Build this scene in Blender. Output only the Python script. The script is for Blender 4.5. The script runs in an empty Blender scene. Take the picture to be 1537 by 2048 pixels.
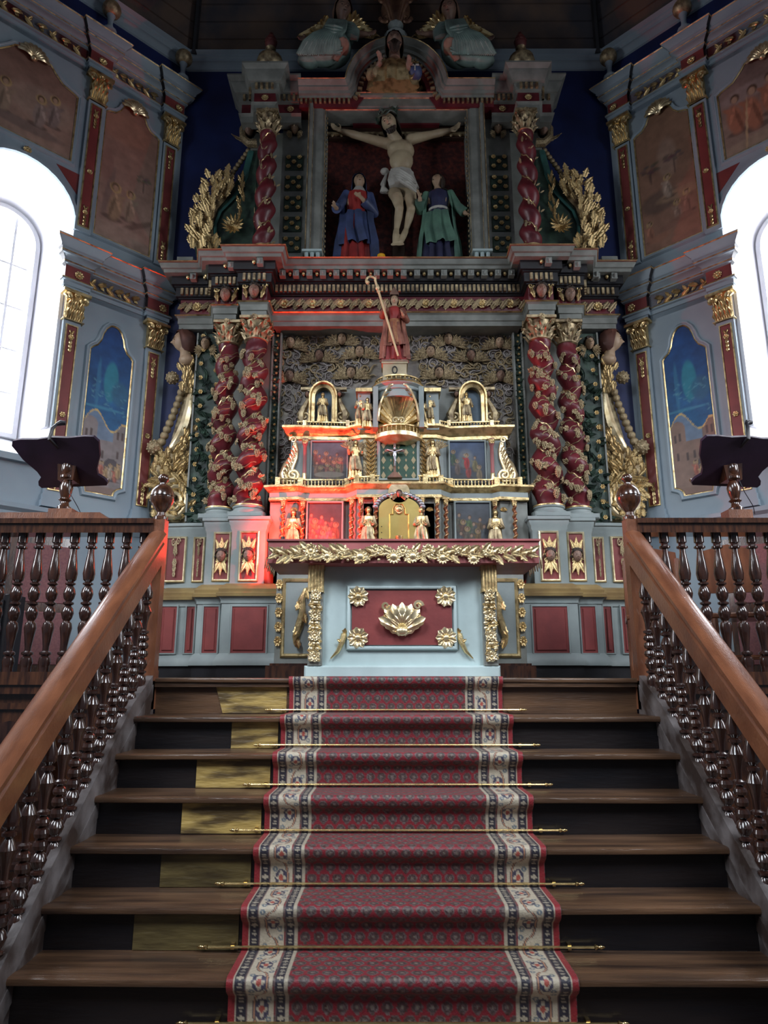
import bpy, bmesh, math, random
import numpy as np
from mathutils import Matrix, Vector, Euler
random.seed(7)
C = bpy.context.scene.collection
sc = bpy.context.scene
# ---------------------------------------------------------------- camera, world, lights
EZ = 1.59; CX = -.067; PITCH = .2343; YAW = .0026; FPX = 1409.
A = .055                                   # axis of the apse and its retable
cam_d = bpy.data.cameras.new('camera'); cam = bpy.data.objects.new('camera', cam_d); C.objects.link(cam)
cam.location = (CX, 0, EZ); cam.rotation_euler = (math.pi/2 + PITCH, 0, YAW)
cam_d.sensor_fit = 'VERTICAL'; cam_d.sensor_height = 36; cam_d.lens = 36*FPX/2048; cam_d.clip_start = .05
sc.camera = cam
sc.view_settings.view_transform = 'Standard'; sc.view_settings.look = 'None'
sc.view_settings.gamma = 1; sc.view_settings.use_curve_mapping = False; sc.view_settings.exposure = 0.0
w = bpy.data.worlds.new('world'); sc.world = w; w.use_nodes = True
bg = w.node_tree.nodes['Background']; bg.inputs[0].default_value = (.72, .82, 1, 1); bg.inputs[1].default_value = .10
def lamp(name, kind, loc, aim, power, color, size=None, sy=None, spot=None, spread=None):
    l = bpy.data.lights.new(name, kind); l.energy = power; l.color = color
    if kind == 'AREA': l.shape = 'RECTANGLE'; l.size = size; l.size_y = sy or size
    elif size: l.shadow_soft_size = size
    if spot: l.spot_size = spot; l.spot_blend = .15
    if spread: l.spread = math.radians(spread)
    o = bpy.data.objects.new(name, l); C.objects.link(o); o.location = loc
    o.rotation_euler = (Vector(aim) - Vector(loc)).to_track_quat('-Z', 'Y').to_euler()
    return o
lamp('nave_window_light', 'AREA', (-3.0, -1.0, 7.4), (0, 5.0, 1.5), 60, (.86, .92, 1), 2.2, 3, spread=62)
lamp('nave_window_light', 'AREA', (3.0, -1.0, 7.4), (0, 5.0, 1.5), 60, (.86, .92, 1), 2.2, 3, spread=62)
lamp('side_window_light', 'AREA', (-5.6, 3.2, 4.6), (.6, 6.3, 2.6), 80, (.93, .95, 1), 1.3, 2.8, spread=120)
lamp('side_window_light', 'AREA', (5.7, 3.2, 4.6), (-.5, 6.3, 2.6), 80, (.93, .95, 1), 1.3, 2.8, spread=120)
# ---------------------------------------------------------------- helpers
def ray(px, py):
    u = (px-768.5)/FPX; v = -(py-1024)/FPX; c, s = math.cos(PITCH), math.sin(PITCH)
    x, y, z = u, c - v*s, s + v*c; c, s = math.cos(YAW), math.sin(YAW)
    return x*c - y*s, x*s + y*c, z
def at(px, py, Y):                          # point of the frontal plane at depth Y
    r = ray(px, py); k = Y/r[1]; return CX + r[0]*k, EZ + r[2]*k
def zz(py, Y): return at(790, py, Y)[1]
def HX(px, py, Y): return A - at(px, py, Y)[0]
WM = {}
def meta(o, label=None, cat=None, group=None, kind=None):
    if label: o['label'] = label
    if cat: o['category'] = cat
    if group: o['group'] = group
    if kind: o['kind'] = kind
    return o
def thing(name, label, cat, loc=(0, 0, 0), group=None, kind=None, M=None):
    o = bpy.data.objects.new(name, None); C.objects.link(o); o.empty_display_size = .1
    M = M if M is not None else Matrix.Translation(loc)
    o.matrix_basis = M; WM[o.name] = M.copy()
    return meta(o, label, cat, group, kind)
class MB:
    def __init__(s, M=None): s.v = []; s.f = []; s.mi = []; s.m = 0; s.M = M
    def add(s, vs, fs):
        b = len(s.v)
        if s.M is not None: vs = [tuple(s.M @ Vector(p)) for p in vs]
        s.v.extend(vs); s.f.extend([tuple(b+i for i in f) for f in fs]); s.mi.extend([s.m]*len(fs))
        return s
    def box(s, x0, x1, y0, y1, z0, z1):
        v = [(x, y, z) for z in (z0, z1) for y in (y0, y1) for x in (x0, x1)]
        return s.add(v, [(0, 2, 3, 1), (4, 5, 7, 6), (0, 1, 5, 4), (2, 6, 7, 3), (0, 4, 6, 2), (1, 3, 7, 5)])
    def bev(s, x0, x1, y0, y1, z0, z1, b=.01):   # box with a bevelled front (-Y) face
        v = [(x0, y0+b, z0), (x1, y0+b, z0), (x1, y0+b, z1), (x0, y0+b, z1), (x0+b, y0, z0+b), (x1-b, y0, z0+b), (x1-b, y0, z1-b), (x0+b, y0, z1-b),
             (x0, y1, z0), (x1, y1, z0), (x1, y1, z1), (x0, y1, z1)]
        return s.add(v, [(4, 5, 6, 7), (0, 1, 5, 4), (1, 2, 6, 5), (2, 3, 7, 6), (3, 0, 4, 7), (8, 9, 1, 0), (9, 10, 2, 1), (10, 11, 3, 2), (11, 8, 0, 3), (11, 10, 9, 8)])
    def lathe(s, prof, n=16, c=(0, 0, 0), axis='Z', a0=0, a1=2*math.pi, sy=1):
        full = abs(a1-a0-2*math.pi) < 1e-6; m = n if full else n+1; v = []
        for r, h in prof:
            for i in range(m):
                a = a0+(a1-a0)*i/n; x, y, z = r*math.cos(a), r*math.sin(a)*sy, h
                if axis == 'X': x, y, z = z, x, y
                if axis == 'Y': x, y, z = x, z, y
                v.append((c[0]+x, c[1]+y, c[2]+z))
        f = []
        for j in range(len(prof)-1):
            for i in range(n):
                k = (i+1) % m; f.append((j*m+i, j*m+k, (j+1)*m+k, (j+1)*m+i))
        if full: f.append(tuple(range(m))[::-1]); f.append(tuple((len(prof)-1)*m+i for i in range(m)))
        return s.add(v, f)
    def tube(s, pts, rad, n=8, up=None, flat=1):
        P = [Vector(p) for p in pts]; N = len(P); R = rad if isinstance(rad, (list, tuple)) else [rad]*N
        T = [(P[min(i+1, N-1)]-P[max(i-1, 0)]).normalized() for i in range(N)]
        u = Vector(up) if up else (Vector((0, 0, 1)) if abs(T[0].z) < .9 else Vector((1, 0, 0)))
        v = []
        for i in range(N):
            u = (u - T[i]*u.dot(T[i])); u = u.normalized() if u.length > 1e-6 else Vector((1, 0, 0)); w_ = T[i].cross(u)
            for k in range(n):
                a = 2*math.pi*k/n; v.append(tuple(P[i] + (u*math.cos(a)*flat + w_*math.sin(a))*R[i]))
        f = [(i*n+k, i*n+(k+1) % n, (i+1)*n+(k+1) % n, (i+1)*n+k) for i in range(N-1) for k in range(n)]
        f.append(tuple(range(n))[::-1]); f.append(tuple((N-1)*n+k for k in range(n)))
        return s.add(v, f)
    def ell(s, c, rx, ry, rz, n=12, m=8, R=None):
        v = [(0, 0, -1)]
        for j in range(1, m):
            b = -math.pi/2+math.pi*j/m
            v += [(math.cos(b)*math.cos(2*math.pi*i/n), math.cos(b)*math.sin(2*math.pi*i/n), math.sin(b)) for i in range(n)]
        v.append((0, 0, 1)); v = [(x*rx, y*ry, z*rz) for x, y, z in v]
        if R is not None: v = [tuple(R @ Vector(p)) for p in v]
        v = [(x+c[0], y+c[1], z+c[2]) for x, y, z in v]; L = len(v)-1
        f = [(0, 1+(i+1) % n, 1+i) for i in range(n)] + [(1+j*n+i, 1+j*n+(i+1) % n, 1+(j+1)*n+(i+1) % n, 1+(j+1)*n+i) for j in range(m-2) for i in range(n)] + [(L, 1+(m-2)*n+i, 1+(m-2)*n+(i+1) % n) for i in range(n)]
        return s.add(v, f)
    def plan(s, path, prof, closed=False):   # plan path (x,y), profile (out,z); out goes to the right of travel = -Y when going +X
        N = len(path); v = []
        for i, (x, y) in enumerate(path):
            def nr(a, b):
                d = Vector((b[0]-a[0], b[1]-a[1])).normalized(); return Vector((d.y, -d.x))
            n0 = nr(path[i-1], path[i]) if i > 0 else None; n1 = nr(path[i], path[i+1]) if i < N-1 else None
            n0 = n0 or n1; n1 = n1 or n0; m = (n0+n1)/max(.2, 1+n0.dot(n1))
            v += [(x+m.x*o, y+m.y*o, z) for o, z in prof]
        k = len(prof)
        return s.add(v, [(i*k+j, (i+1)*k+j, (i+1)*k+j+1, i*k+j+1) for i in range(N-1) for j in range(k-1)])
    def frame(s, pts, prof, closed=True):    # outline in the local XZ plane, profile (outward offset, height towards -Y)
        N = len(pts); v = []; k = len(prof)
        ar = sum(pts[i][0]*pts[(i+1) % N][1]-pts[(i+1) % N][0]*pts[i][1] for i in range(N)); sg = 1 if ar > 0 else -1
        for i in range(N):
            def nr(a, b):
                d = Vector((b[0]-a[0], b[1]-a[1]));
                if d.length < 1e-9: return Vector((0, 0))
                d.normalize(); return Vector((d.y, -d.x))*sg
            n0 = nr(pts[i-1], pts[i]); n1 = nr(pts[i], pts[(i+1) % N])
            if not closed and i == 0: n0 = n1
            if not closed and i == N-1: n1 = n0
            m = (n0+n1)/max(.3, 1+n0.dot(n1))
            v += [(pts[i][0]+m.x*o, -h, pts[i][1]+m.y*o) for o, h in prof]
        M_ = N if closed else N-1
        return s.add(v, [(i*k+j, ((i+1) % N)*k+j, ((i+1) % N)*k+j+1, i*k+j+1) for i in range(M_) for j in range(k-1)])
    def prism(s, pts, y0, y1):               # polygon in XZ extruded along Y
        n = len(pts); v = [(x, y0, z) for x, z in pts]+[(x, y1, z) for x, z in pts]
        return s.add(v, [tuple(range(n)), tuple(range(n, 2*n))[::-1]]+[(i, (i+1) % n, n+(i+1) % n, n+i) for i in range(n)])
    def leaf(s, P, d, nm, L, W, curl=.15, lobes=4, segs=10, bulge=.12):
        d = Vector(d).normalized(); nm = Vector(nm); nm = (nm-d*nm.dot(d)).normalized(); x = d.cross(nm); P = Vector(P); v = []
        for i in range(segs+1):
            t = i/segs; w_ = W*.5*((math.sin(math.pi*min(1, .12+.88*t))**.6)*(1-.38*abs(math.sin(lobes*math.pi*t))) if lobes else math.sin(math.pi*(.1+.72*t))**.5*(1 if i < segs else .55))
            c = P+d*L*(t-.12*t**4) + nm*(bulge*L*math.sin(math.pi*t)+curl*L*t**3)
            for a, h in ((-1, -.10), (-.5, .07), (0, -.02), (.5, .07), (1, -.10)):
                v.append(tuple(c+x*w_*a+nm*(h*W)+d*(abs(a)*-.08*L)))
        return s.add(v, [(i*5+k, i*5+k+1, (i+1)*5+k+1, (i+1)*5+k) for i in range(segs) for k in range(4)])
    def rose(s, c, nm, r, n=8, layers=1):
        nm = Vector(nm).normalized(); u = nm.cross(Vector((0, 0, 1)));
        u = u.normalized() if u.length > .1 else Vector((1, 0, 0)); w_ = nm.cross(u); c = Vector(c)
        for l in range(layers):
            for i in range(n):
                a = 2*math.pi*(i+.5*l)/n; d = u*math.cos(a)+w_*math.sin(a)
                s.leaf(c+d*r*.18+nm*r*.08*l, d+nm*(.15+.5*l), nm, r*(.85-.3*l), r*4.9/n, .1, 0, 5, .15)
        Rm = Matrix((u, w_, nm)).transposed()
        s.ell(c+nm*r*.12, r*.3, r*.3, r*.2, 10, 6, Rm); return s
    def spiral(s, c, u, w_, r, turns, tr, a0=0, n=6, per=12, lift=0, hand=1, tail=None):
        c, u, w_ = Vector(c), Vector(u), Vector(w_); nm = u.cross(w_); N = int(turns*per); P = []; R = []
        for i in range(N+1):
            t = i/N; a = a0+hand*2*math.pi*turns*t; q = r*(1-.88*t); P.append(c+(u*math.cos(a)+w_*math.sin(a))*q+nm*lift*t); R.append(tr*(1-.55*t))
        return s.tube(P, R, n)
    def mesh(s, name, ang=42, M=None):
        me = bpy.data.meshes.new(name); v = s.v
        if M is not None and M != Matrix.Identity(4):
            a = np.array(v); Mi = np.array(M.inverted()); v = (a @ Mi[:3, :3].T + Mi[:3, 3]).tolist()
        me.from_pydata(v, [], s.f); me.polygons.foreach_set('material_index', s.mi)
        me.polygons.foreach_set('use_smooth', [True]*len(s.f)); me.set_sharp_from_angle(angle=math.radians(ang)); return me
def obj(name, me, mats, parent=None, M=None):
    """M: world matrix of the new object; None = it shares its parent's frame"""
    o = bpy.data.objects.new(name, me); C.objects.link(o)
    if mats is not None and not me.materials:
        for m in (mats if isinstance(mats, (list, tuple)) else [mats]): me.materials.append(m)
    PW = WM[parent.name] if parent else Matrix.Identity(4)
    W_ = M if M is not None else PW
    if parent: o.parent = parent; o.matrix_basis = PW.inverted() @ W_
    else: o.matrix_basis = W_
    WM[o.name] = W_.copy(); return o
def part(name, mb, mats, parent, label=None, kind=None, ang=42):   # mb holds world coordinates
    me = mb.mesh(name, ang, WM[parent.name]); o = obj(name, me, mats, parent); return meta(o, label, None, None, kind)
def lpart(name, mb, mats, parent, label=None, ang=42):              # mb holds the parent's local coordinates
    return meta(obj(name, mb.mesh(name, ang), mats, parent), label)
def struct(name, mb, mats, label=None, cat='wall'):
    o = obj(name, mb.mesh(name), mats); return meta(o, label, cat, None, 'structure')
def solo(name, mb, mats, label, cat, group=None, kind=None, org=None, ang=42):
    M = Matrix.Translation(org) if org else Matrix.Identity(4)
    o = obj(name, mb.mesh(name, ang, M), mats, None, M); return meta(o, label, cat, group, kind)
def basis(P, d, nm, sx=1, sy=1, sz=1):       # local Z -> d, local -Y -> nm
    d = Vector(d).normalized(); nm = Vector(nm); nm = (nm-d*nm.dot(d)).normalized(); y = -nm; x = y.cross(d)
    m = Matrix((x*sx, y*sy, d*sz)).transposed().to_4x4(); m.translation = Vector(P); return m
def fuse(mb, voxel, sm=2):
    me = mb.mesh('tmp'); o = bpy.data.objects.new('tmp', me); C.objects.link(o)
    m = o.modifiers.new('r', 'REMESH'); m.mode = 'VOXEL'; m.voxel_size = voxel; m.use_smooth_shade = True
    if sm: q = o.modifiers.new('s', 'SMOOTH'); q.iterations = sm; q.factor = .5
    dg = bpy.context.evaluated_depsgraph_get(); n = bpy.data.meshes.new_from_object(o.evaluated_get(dg))
    bpy.data.objects.remove(o); n.materials.clear(); return n
# ---------------------------------------------------------------- materials
def mat(name, c1, c2=None, rough=.5, metal=0., scale=8., bump=.15, bscale=None, emit=None, stretch=None, lo=.35, hi=.7, coat=0, detail=4, spec=.5):
    m = bpy.data.materials.new(name); m.use_nodes = True; nt = m.node_tree; b = nt.nodes['Principled BSDF']
    b.inputs['Roughness'].default_value = rough; b.inputs['Metallic'].default_value = metal; b.inputs['Coat Weight'].default_value = coat
    b.inputs['Coat Roughness'].default_value = .12; b.inputs['Specular IOR Level'].default_value = spec
    tc = nt.nodes.new('ShaderNodeTexCoord'); mp = nt.nodes.new('ShaderNodeMapping'); nt.links.new(tc.outputs['Object'], mp.inputs[0])
    if stretch: mp.inputs['Scale'].default_value = stretch
    n = nt.nodes.new('ShaderNodeTexNoise'); n.inputs['Scale'].default_value = scale; n.inputs['Detail'].default_value = detail; nt.links.new(mp.outputs[0], n.inputs[0])
    r = nt.nodes.new('ShaderNodeValToRGB'); r.color_ramp.elements[0].position = lo; r.color_ramp.elements[1].position = hi
    r.color_ramp.elements[0].color = (*(c2 or c1), 1); r.color_ramp.elements[1].color = (*c1, 1)
    nt.links.new(n.outputs[0], r.inputs[0]); nt.links.new(r.outputs[0], b.inputs['Base Color'])
    if bump:
        n2 = nt.nodes.new('ShaderNodeTexNoise'); n2.inputs['Scale'].default_value = bscale or scale*4; n2.inputs['Detail'].default_value = 3
        nt.links.new(mp.outputs[0], n2.inputs[0]); bp = nt.nodes.new('ShaderNodeBump'); bp.inputs['Strength'].default_value = bump; bp.inputs['Distance'].default_value = .01
        nt.links.new(n2.outputs[0], bp.inputs['Height']); nt.links.new(bp.outputs[0], b.inputs['Normal'])
    if emit: b.inputs['Emission Color'].default_value = (*emit[0], 1); b.inputs['Emission Strength'].default_value = emit[1]
    return m
def vmat(name, rough=.6, bump=.1, spec=.5, sheen=0):
    m = mat(name, (1, 1, 1), rough=rough, bump=bump, bscale=120, spec=spec); nt = m.node_tree; b = nt.nodes['Principled BSDF']
    a = nt.nodes.new('ShaderNodeAttribute'); a.attribute_name = 'Col'; nt.links.new(a.outputs['Color'], b.inputs['Base Color'])
    b.inputs['Sheen Weight'].default_value = sheen; return m
GOLD = mat('gilding', (.78, .60, .30), (.28, .18, .08), .33, .85, 14, .25, 60, lo=.3, hi=.55)
GOLDB = mat('bright_gilding', (.88, .75, .48), (.50, .38, .20), .3, .8, 10, .15, 50, lo=.3, hi=.6)
GOLDD = mat('aged_gilding', (.56, .45, .26), (.17, .12, .07), .42, .5, 16, .3, 60, lo=.35, hi=.65)
BRASS = mat('brass', (.80, .62, .30), (.6, .42, .18), .25, 1, 20, .05)
GREY = mat('grey_blue_paint', (.32, .37, .36), (.22, .26, .26), .5, 0, 3, .08, 40)
GREYW = mat('wall_grey_blue_paint', (.33, .41, .46), (.26, .33, .39), .5, 0, 2, .06, 30)
GREYD = mat('dull_grey_paint', (.27, .29, .27), (.18, .19, .17), .5, 0, 5, .1, 40)
ALT = mat('altar_pale_blue_paint', (.50, .62, .62), (.40, .50, .50), .45, 0, 3, .05, 40)
RED = mat('dark_red_paint', (.27, .055, .05), (.18, .035, .035), .45, 0, 4, .08, 40)
BURG = mat('burgundy_paint', (.17, .020, .028), (.08, .010, .016), .38, 0, 6, .1, 40)
PINK = mat('rose_paint', (.40, .12, .12), (.26, .07, .07), .45, 0, 4, .08, 40)
BROWNRED = mat('red_marbled_cloth', (.16, .03, .02), (.05, .012, .012), .7, 0, 22, .1, 60, lo=.4, hi=.68)
BLUE = mat('deep_blue_wall_paint', (.008, .022, .12), (.004, .010, .06), .55, 0, 2, .05)
BLACK = mat('blackened_paint', (.02, .02, .025), (.008, .008, .01), .4, 0, 6, .1)
WOOD = mat('dark_polished_wood', (.10, .038, .018), (.03, .012, .008), .2, 0, 6, .06, 30, stretch=(6, 6, 1), coat=1)
RG = mat('dirty_grey_paint', (.25, .265, .24), (.15, .16, .145), .5, 0, 6, .12, 40)
DRED = mat('dull_red_edge_paint', (.24, .10, .06), (.15, .06, .04), .45, 0, 5, .1)
WOODB = mat('baluster_wood', (.06, .024, .016), (.02, .009, .008), .2, 0, 6, .04, 30, stretch=(6, 6, 1), coat=1)
WOODR = mat('reddish_handrail_wood', (.25, .095, .045), (.14, .05, .025), .3, 0, 4, .25, 50, stretch=(5, 1, 1), coat=.5)
WOODT = mat('worn_tread_wood', (.16, .085, .045), (.035, .02, .014), .32, 0, 3, .3, 20, stretch=(.5, 5, 5), lo=.3, hi=.75, coat=.15)
WOODK = mat('blackened_riser_wood', (.014, .010, .010), (.004, .004, .006), .38, 0, 3, .2, 20, stretch=(.5, 3, 3))
WOODP = mat('bare_yellow_wood', (.46, .32, .10), (.10, .065, .025), .45, 0, 5, .8, 14, stretch=(.6, 2, 3), lo=.42, hi=.6)
WOODL = mat('scuffed_string_wood', (.22, .20, .20), (.05, .035, .03), .35, 0, 5, .3, 20, lo=.4, hi=.7)
OCHRE = mat('ochre_moulding_paint', (.38, .27, .11), (.24, .16, .07), .45, .2, 5, .1)
PURP = mat('desk_underside_paint', (.045, .025, .055), (.03, .018, .035), .4, 0, 5, .1)
GREEN = mat('dark_green_paint', (.045, .09, .06), (.02, .035, .03), .5, 0, 12, .2)
CLOUD = mat('grey_violet_cloud_paint', (.42, .39, .36), (.20, .17, .17), .5, .15, 10, .15)
SKIN = mat('painted_flesh', (.46, .33, .21), (.34, .22, .14), .5, 0, 7, .06)
SKIND = mat('dark_painted_flesh', (.30, .19, .13), (.16, .09, .07), .5, 0, 9, .08)
HAIR = mat('dark_hair_paint', (.05, .032, .022), (.02, .013, .01), .5, 0, 30, .4)
LINEN = mat('white_cloth_paint', (.55, .55, .50), (.38, .37, .33), .6, 0, 6, .1)
ROBEB = mat('blue_robe_paint', (.06, .09, .22), (.03, .045, .10), .5, 0, 6, .1)
ROBEN = mat('navy_robe_paint', (.035, .04, .10), (.02, .02, .05), .5, 0, 6, .1)
ROBER = mat('red_robe_paint', (.38, .035, .03), (.22, .02, .02), .5, 0, 6, .1)
ROBEG = mat('green_mantle_paint', (.13, .27, .19), (.07, .14, .11), .5, 0, 6, .1)
ROBEA = mat('pale_green_robe_paint', (.26, .37, .33), (.15, .22, .20), .5, 0, 8, .1)
WHITE = mat('white_reveal_plaster', (.86, .86, .90), (.8, .8, .84), .6, 0, 3, .04)
GLOW = mat('daylit_window_glass', (.9, .93, 1), (.85, .9, 1), .4, 0, 2, 0, emit=((.93, .96, 1), 14.0))
FLOOR = mat('nave_floor_boards', (.10, .06, .035), (.04, .025, .018), .4, 0, 3, .1, stretch=(4, .5, 1))
CEIL = mat('painted_ceiling_boards', (.13, .085, .06), (.035, .035, .045), .7, 0, 2.2, .1, stretch=(1, 1.5, 1), lo=.35, hi=.65)
LATT = mat('rose_lattice_cloth', (.28, .12, .12), (.20, .08, .09), .7, 0, 60, .2)
YEL = mat('yellow_glass', (.80, .45, .02), (.7, .35, .01), .3, 0, 8, .02)
REDG = mat('red_lamp_glass', (.7, .02, .01), (.6, .01, .01), .3, 0, 8, .0, emit=((1, .05, .02), 6))
CREAM = mat('cream_plinth_paint', (.50, .42, .28), (.36, .29, .18), .5, 0, 8, .1)
PLASTIC = mat('black_plastic', (.02, .02, .025), (.015, .015, .02), .35, 0, 8, 0)
PAINT = vmat('oil_painting', .5, .06)
CARPET = vmat('woven_carpet', .55, .3, .6, .08)
# ---------------------------------------------------------------- painting helper (flat pictures of the place)
def vnoise(x, y, seed, sc_):
    rs = np.random.RandomState(seed); g = rs.rand(64, 64); out = 0; amp = 1; tot = 0
    for o in range(4):
        u = x*sc_*(2**o); v = y*sc_*(2**o); i = np.floor(u).astype(int); j = np.floor(v).astype(int); fu = u-i; fv = v-j
        fu = fu*fu*(3-2*fu); fv = fv*fv*(3-2*fv); G = lambda a, b: g[a % 64, b % 64]
        out = out+amp*((G(i, j)*(1-fu)+G(i+1, j)*fu)*(1-fv)+(G(i, j+1)*(1-fu)+G(i+1, j+1)*fu)*fv); tot += amp; amp *= .55
    return out/tot
def inside(pts, x, y):
    r = np.zeros(x.shape, bool); n = len(pts)
    for i in range(n):
        x0, y0 = pts[i]; x1, y1 = pts[(i+1) % n]
        if y0 == y1: continue
        c = ((y0 > y) != (y1 > y)) & (x < (x1-x0)*(y-y0)/(y1-y0)+x0); r ^= c
    return r
def blob(c, x, y, cx, cy, rx, ry, col, a=1., rot=0, soft=.35):
    dx, dy = x-cx, y-cy; cr, sr = math.cos(rot), math.sin(rot); d = np.sqrt(((dx*cr+dy*sr)/rx)**2+((-dx*sr+dy*cr)/ry)**2)
    k = (np.clip((1-d)/soft+.5, 0, 1)*a)[..., None]; return c*(1-k)+np.array(col)*k
def folk(c, x, y, cx, cy, h, robe, halo=True, lean=0, skin=(.42, .27, .18)):
    c = blob(c, x, y, cx+.03*h, cy+.02*h, .26*h, .07*h, (.06, .035, .03), .6)
    c = blob(c, x, y, cx-lean*h*.3, cy+.36*h, .17*h, .38*h, robe, 1, lean); c = blob(c, x, y, cx+.05*h, cy+.3*h, .04*h, .32*h, tuple(.5*k for k in robe), .8, lean+.1)
    c = blob(c, x, y, cx-.08*h, cy+.5*h, .04*h, .22*h, tuple(min(1, 1.7*k) for k in robe), .7, -.3); c = blob(c, x, y, cx-.14*h, cy+.62*h, .05*h, .16*h, robe, 1, .8)
    if halo: c = blob(c, x, y, cx, cy+.86*h, .14*h, .14*h, (.55, .38, .16), .8, 0, .2)
    c = blob(c, x, y, cx+.01*h, cy+.88*h, .095*h, .11*h, (.09, .05, .03), 1); return blob(c, x, y, cx, cy+.85*h, .065*h, .085*h, skin, 1)
def picture(name, parent, outline, fn, M=None, n=90, y=0.0, label=None, w0=None):
    xs = [p[0] for p in outline]; zs = [p[1] for p in outline]; x0, x1, z0, z1 = min(xs), max(xs), min(zs), max(zs); W, H = x1-x0, z1-z0
    nx = int(n*min(1, W/H)+2); nz = int(n*min(1, H/W)+2); X, Z = np.meshgrid(np.linspace(x0, x1, nx), np.linspace(z0, z1, nz))
    asp = H/W; col = fn((X-x0)/W, (Z-z0)/W, asp); gr = vnoise(X, Z, 5, 18)[..., None]; col = np.clip(col*(.78+.44*gr), 0, 1)
    cxm = (X[:-1, :-1]+X[1:, 1:])/2; czm = (Z[:-1, :-1]+Z[1:, 1:])/2; keep = inside(outline, cxm, czm)
    idx = np.arange(nx*nz).reshape(nz, nx); q = np.stack([idx[:-1, :-1], idx[:-1, 1:], idx[1:, 1:], idx[1:, :-1]], -1)[keep]
    mb = MB(M); mb.add([(a, y, b) for a, b in zip(X.ravel().tolist(), Z.ravel().tolist())], q.tolist()); me = mb.mesh(name, 42, WM[parent.name])
    ca = me.color_attributes.new('Col', 'FLOAT_COLOR', 'POINT'); ca.data.foreach_set('color', np.concatenate([col.reshape(-1, 3), np.ones((nx*nz, 1))], 1).astype(np.float32).ravel())
    return meta(obj(name, me, PAINT, parent), label)
def sky(x, y, asp, bot, top, seed, k=.5):
    t = np.clip(y/asp, 0, 1)[..., None]; c = np.array(bot)*(1-t)+np.array(top)*t; n = vnoise(x, y, seed, 5)[..., None]; return c*(1-k/2+k*n)
def tree(c, x, y, cx, cy, s, col):
    c = blob(c, x, y, cx, cy-s*.9, s*.1, s, tuple(.7*k for k in col), .8)
    rs = random.Random(int(cx*99)+3)
    for i in range(14): c = blob(c, x, y, cx+rs.uniform(-.9, .9)*s, cy+rs.uniform(-.35, .7)*s, s*.32, s*.18, tuple(k*rs.uniform(.7, 1.3) for k in col), .75)
    return c
def pic_meeting(x, y, a):
    c = sky(x, y, a, (.36, .25, .20), (.30, .15, .11), 3); c = blob(c, x, y, .62, a*.80, .5, .3, (.36, .18, .12), .6)
    c = blob(c, x, y, .82, .95, .06, .5, (.22, .15, .13), .8, .15); c = blob(c, x, y, .9, 1.45, .12, .35, (.28, .15, .12), .7); c = tree(c, x, y, .2, 1.45, .13, (.16, .10, .085))
    c = blob(c, x, y, .25, .5, .5, .05, (.14, .09, .07), .7, -.6); c = blob(c, x, y, .7, .2, .6, .16, (.40, .29, .23), .8, -.1)
    c = folk(c, x, y, .42, .52, .62, (.34, .25, .18)); return folk(c, x, y, .70, .42, .74, (.36, .24, .15), True, .1)
def pic_garden(x, y, a):
    c = sky(x, y, a, (.32, .17, .12), (.24, .13, .08), 8); c = blob(c, x, y, .55, 1.75, .18, .4, (.38, .26, .20), .5); c = tree(c, x, y, .22, 1.65, .17, (.13, .075, .065)); c = tree(c, x, y, .66, 1.68, .17, (.14, .08, .07))
    c = blob(c, x, y, .35, .95, .35, .22, (.14, .09, .07), .8); c = blob(c, x, y, .7, .95, .4, .1, (.38, .24, .15), .7); c = folk(c, x, y, .52, .95, .48, (.36, .26, .20), True, .15)
    c = blob(c, x, y, .5, .2, .7, .14, (.34, .18, .12), .7, .2); c = folk(c, x, y, .82, .5, .46, (.33, .17, .12)); c = folk(c, x, y, .64, .42, .42, (.32, .20, .15))
    c = blob(c, x, y, .6, .42, .3, .07, (.28, .14, .10), 1, .3); c = folk(c, x, y, .12, .22, .42, (.38, .17, .11)); return blob(c, x, y, .27, .24, .2, .07, (.36, .17, .11), 1, .1)
def pic_river(x, y, a):
    c = sky(x, y, a, (.34, .22, .17), (.22, .12, .09), 11); c = blob(c, x, y, .35, .5, .35, .2, (.38, .27, .21), .6); c = folk(c, x, y, .72, .2, .42, (.34, .24, .17)); c = blob(c, x, y, .5, .16, .4, .06, (.20, .14, .12), .8)
    return folk(folk(c, x, y, .22, .3, .4, (.26, .19, .17)), x, y, .36, .22, .4, (.30, .22, .19))
def pic_soldiers(x, y, a):
    c = sky(x, y, a, (.30, .22, .17), (.17, .11, .10), 13); c = blob(c, x, y, .3, .7, .3, .1, (.34, .26, .24), .6); c = blob(c, x, y, .5, .07, .6, .07, (.32, .25, .18), .8)
    for X_, Y_, h_ in ((.16, .25, .5), (.34, .2, .56), (.52, .3, .5), (.62, .16, .56), (.8, .22, .52)): c = folk(c, x, y, X_, Y_, h_, (.36, .15, .09), False, .1)
    return blob(c, x, y, .25, .3, .012, .34, (.5, .36, .2), .8, -.1)
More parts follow.
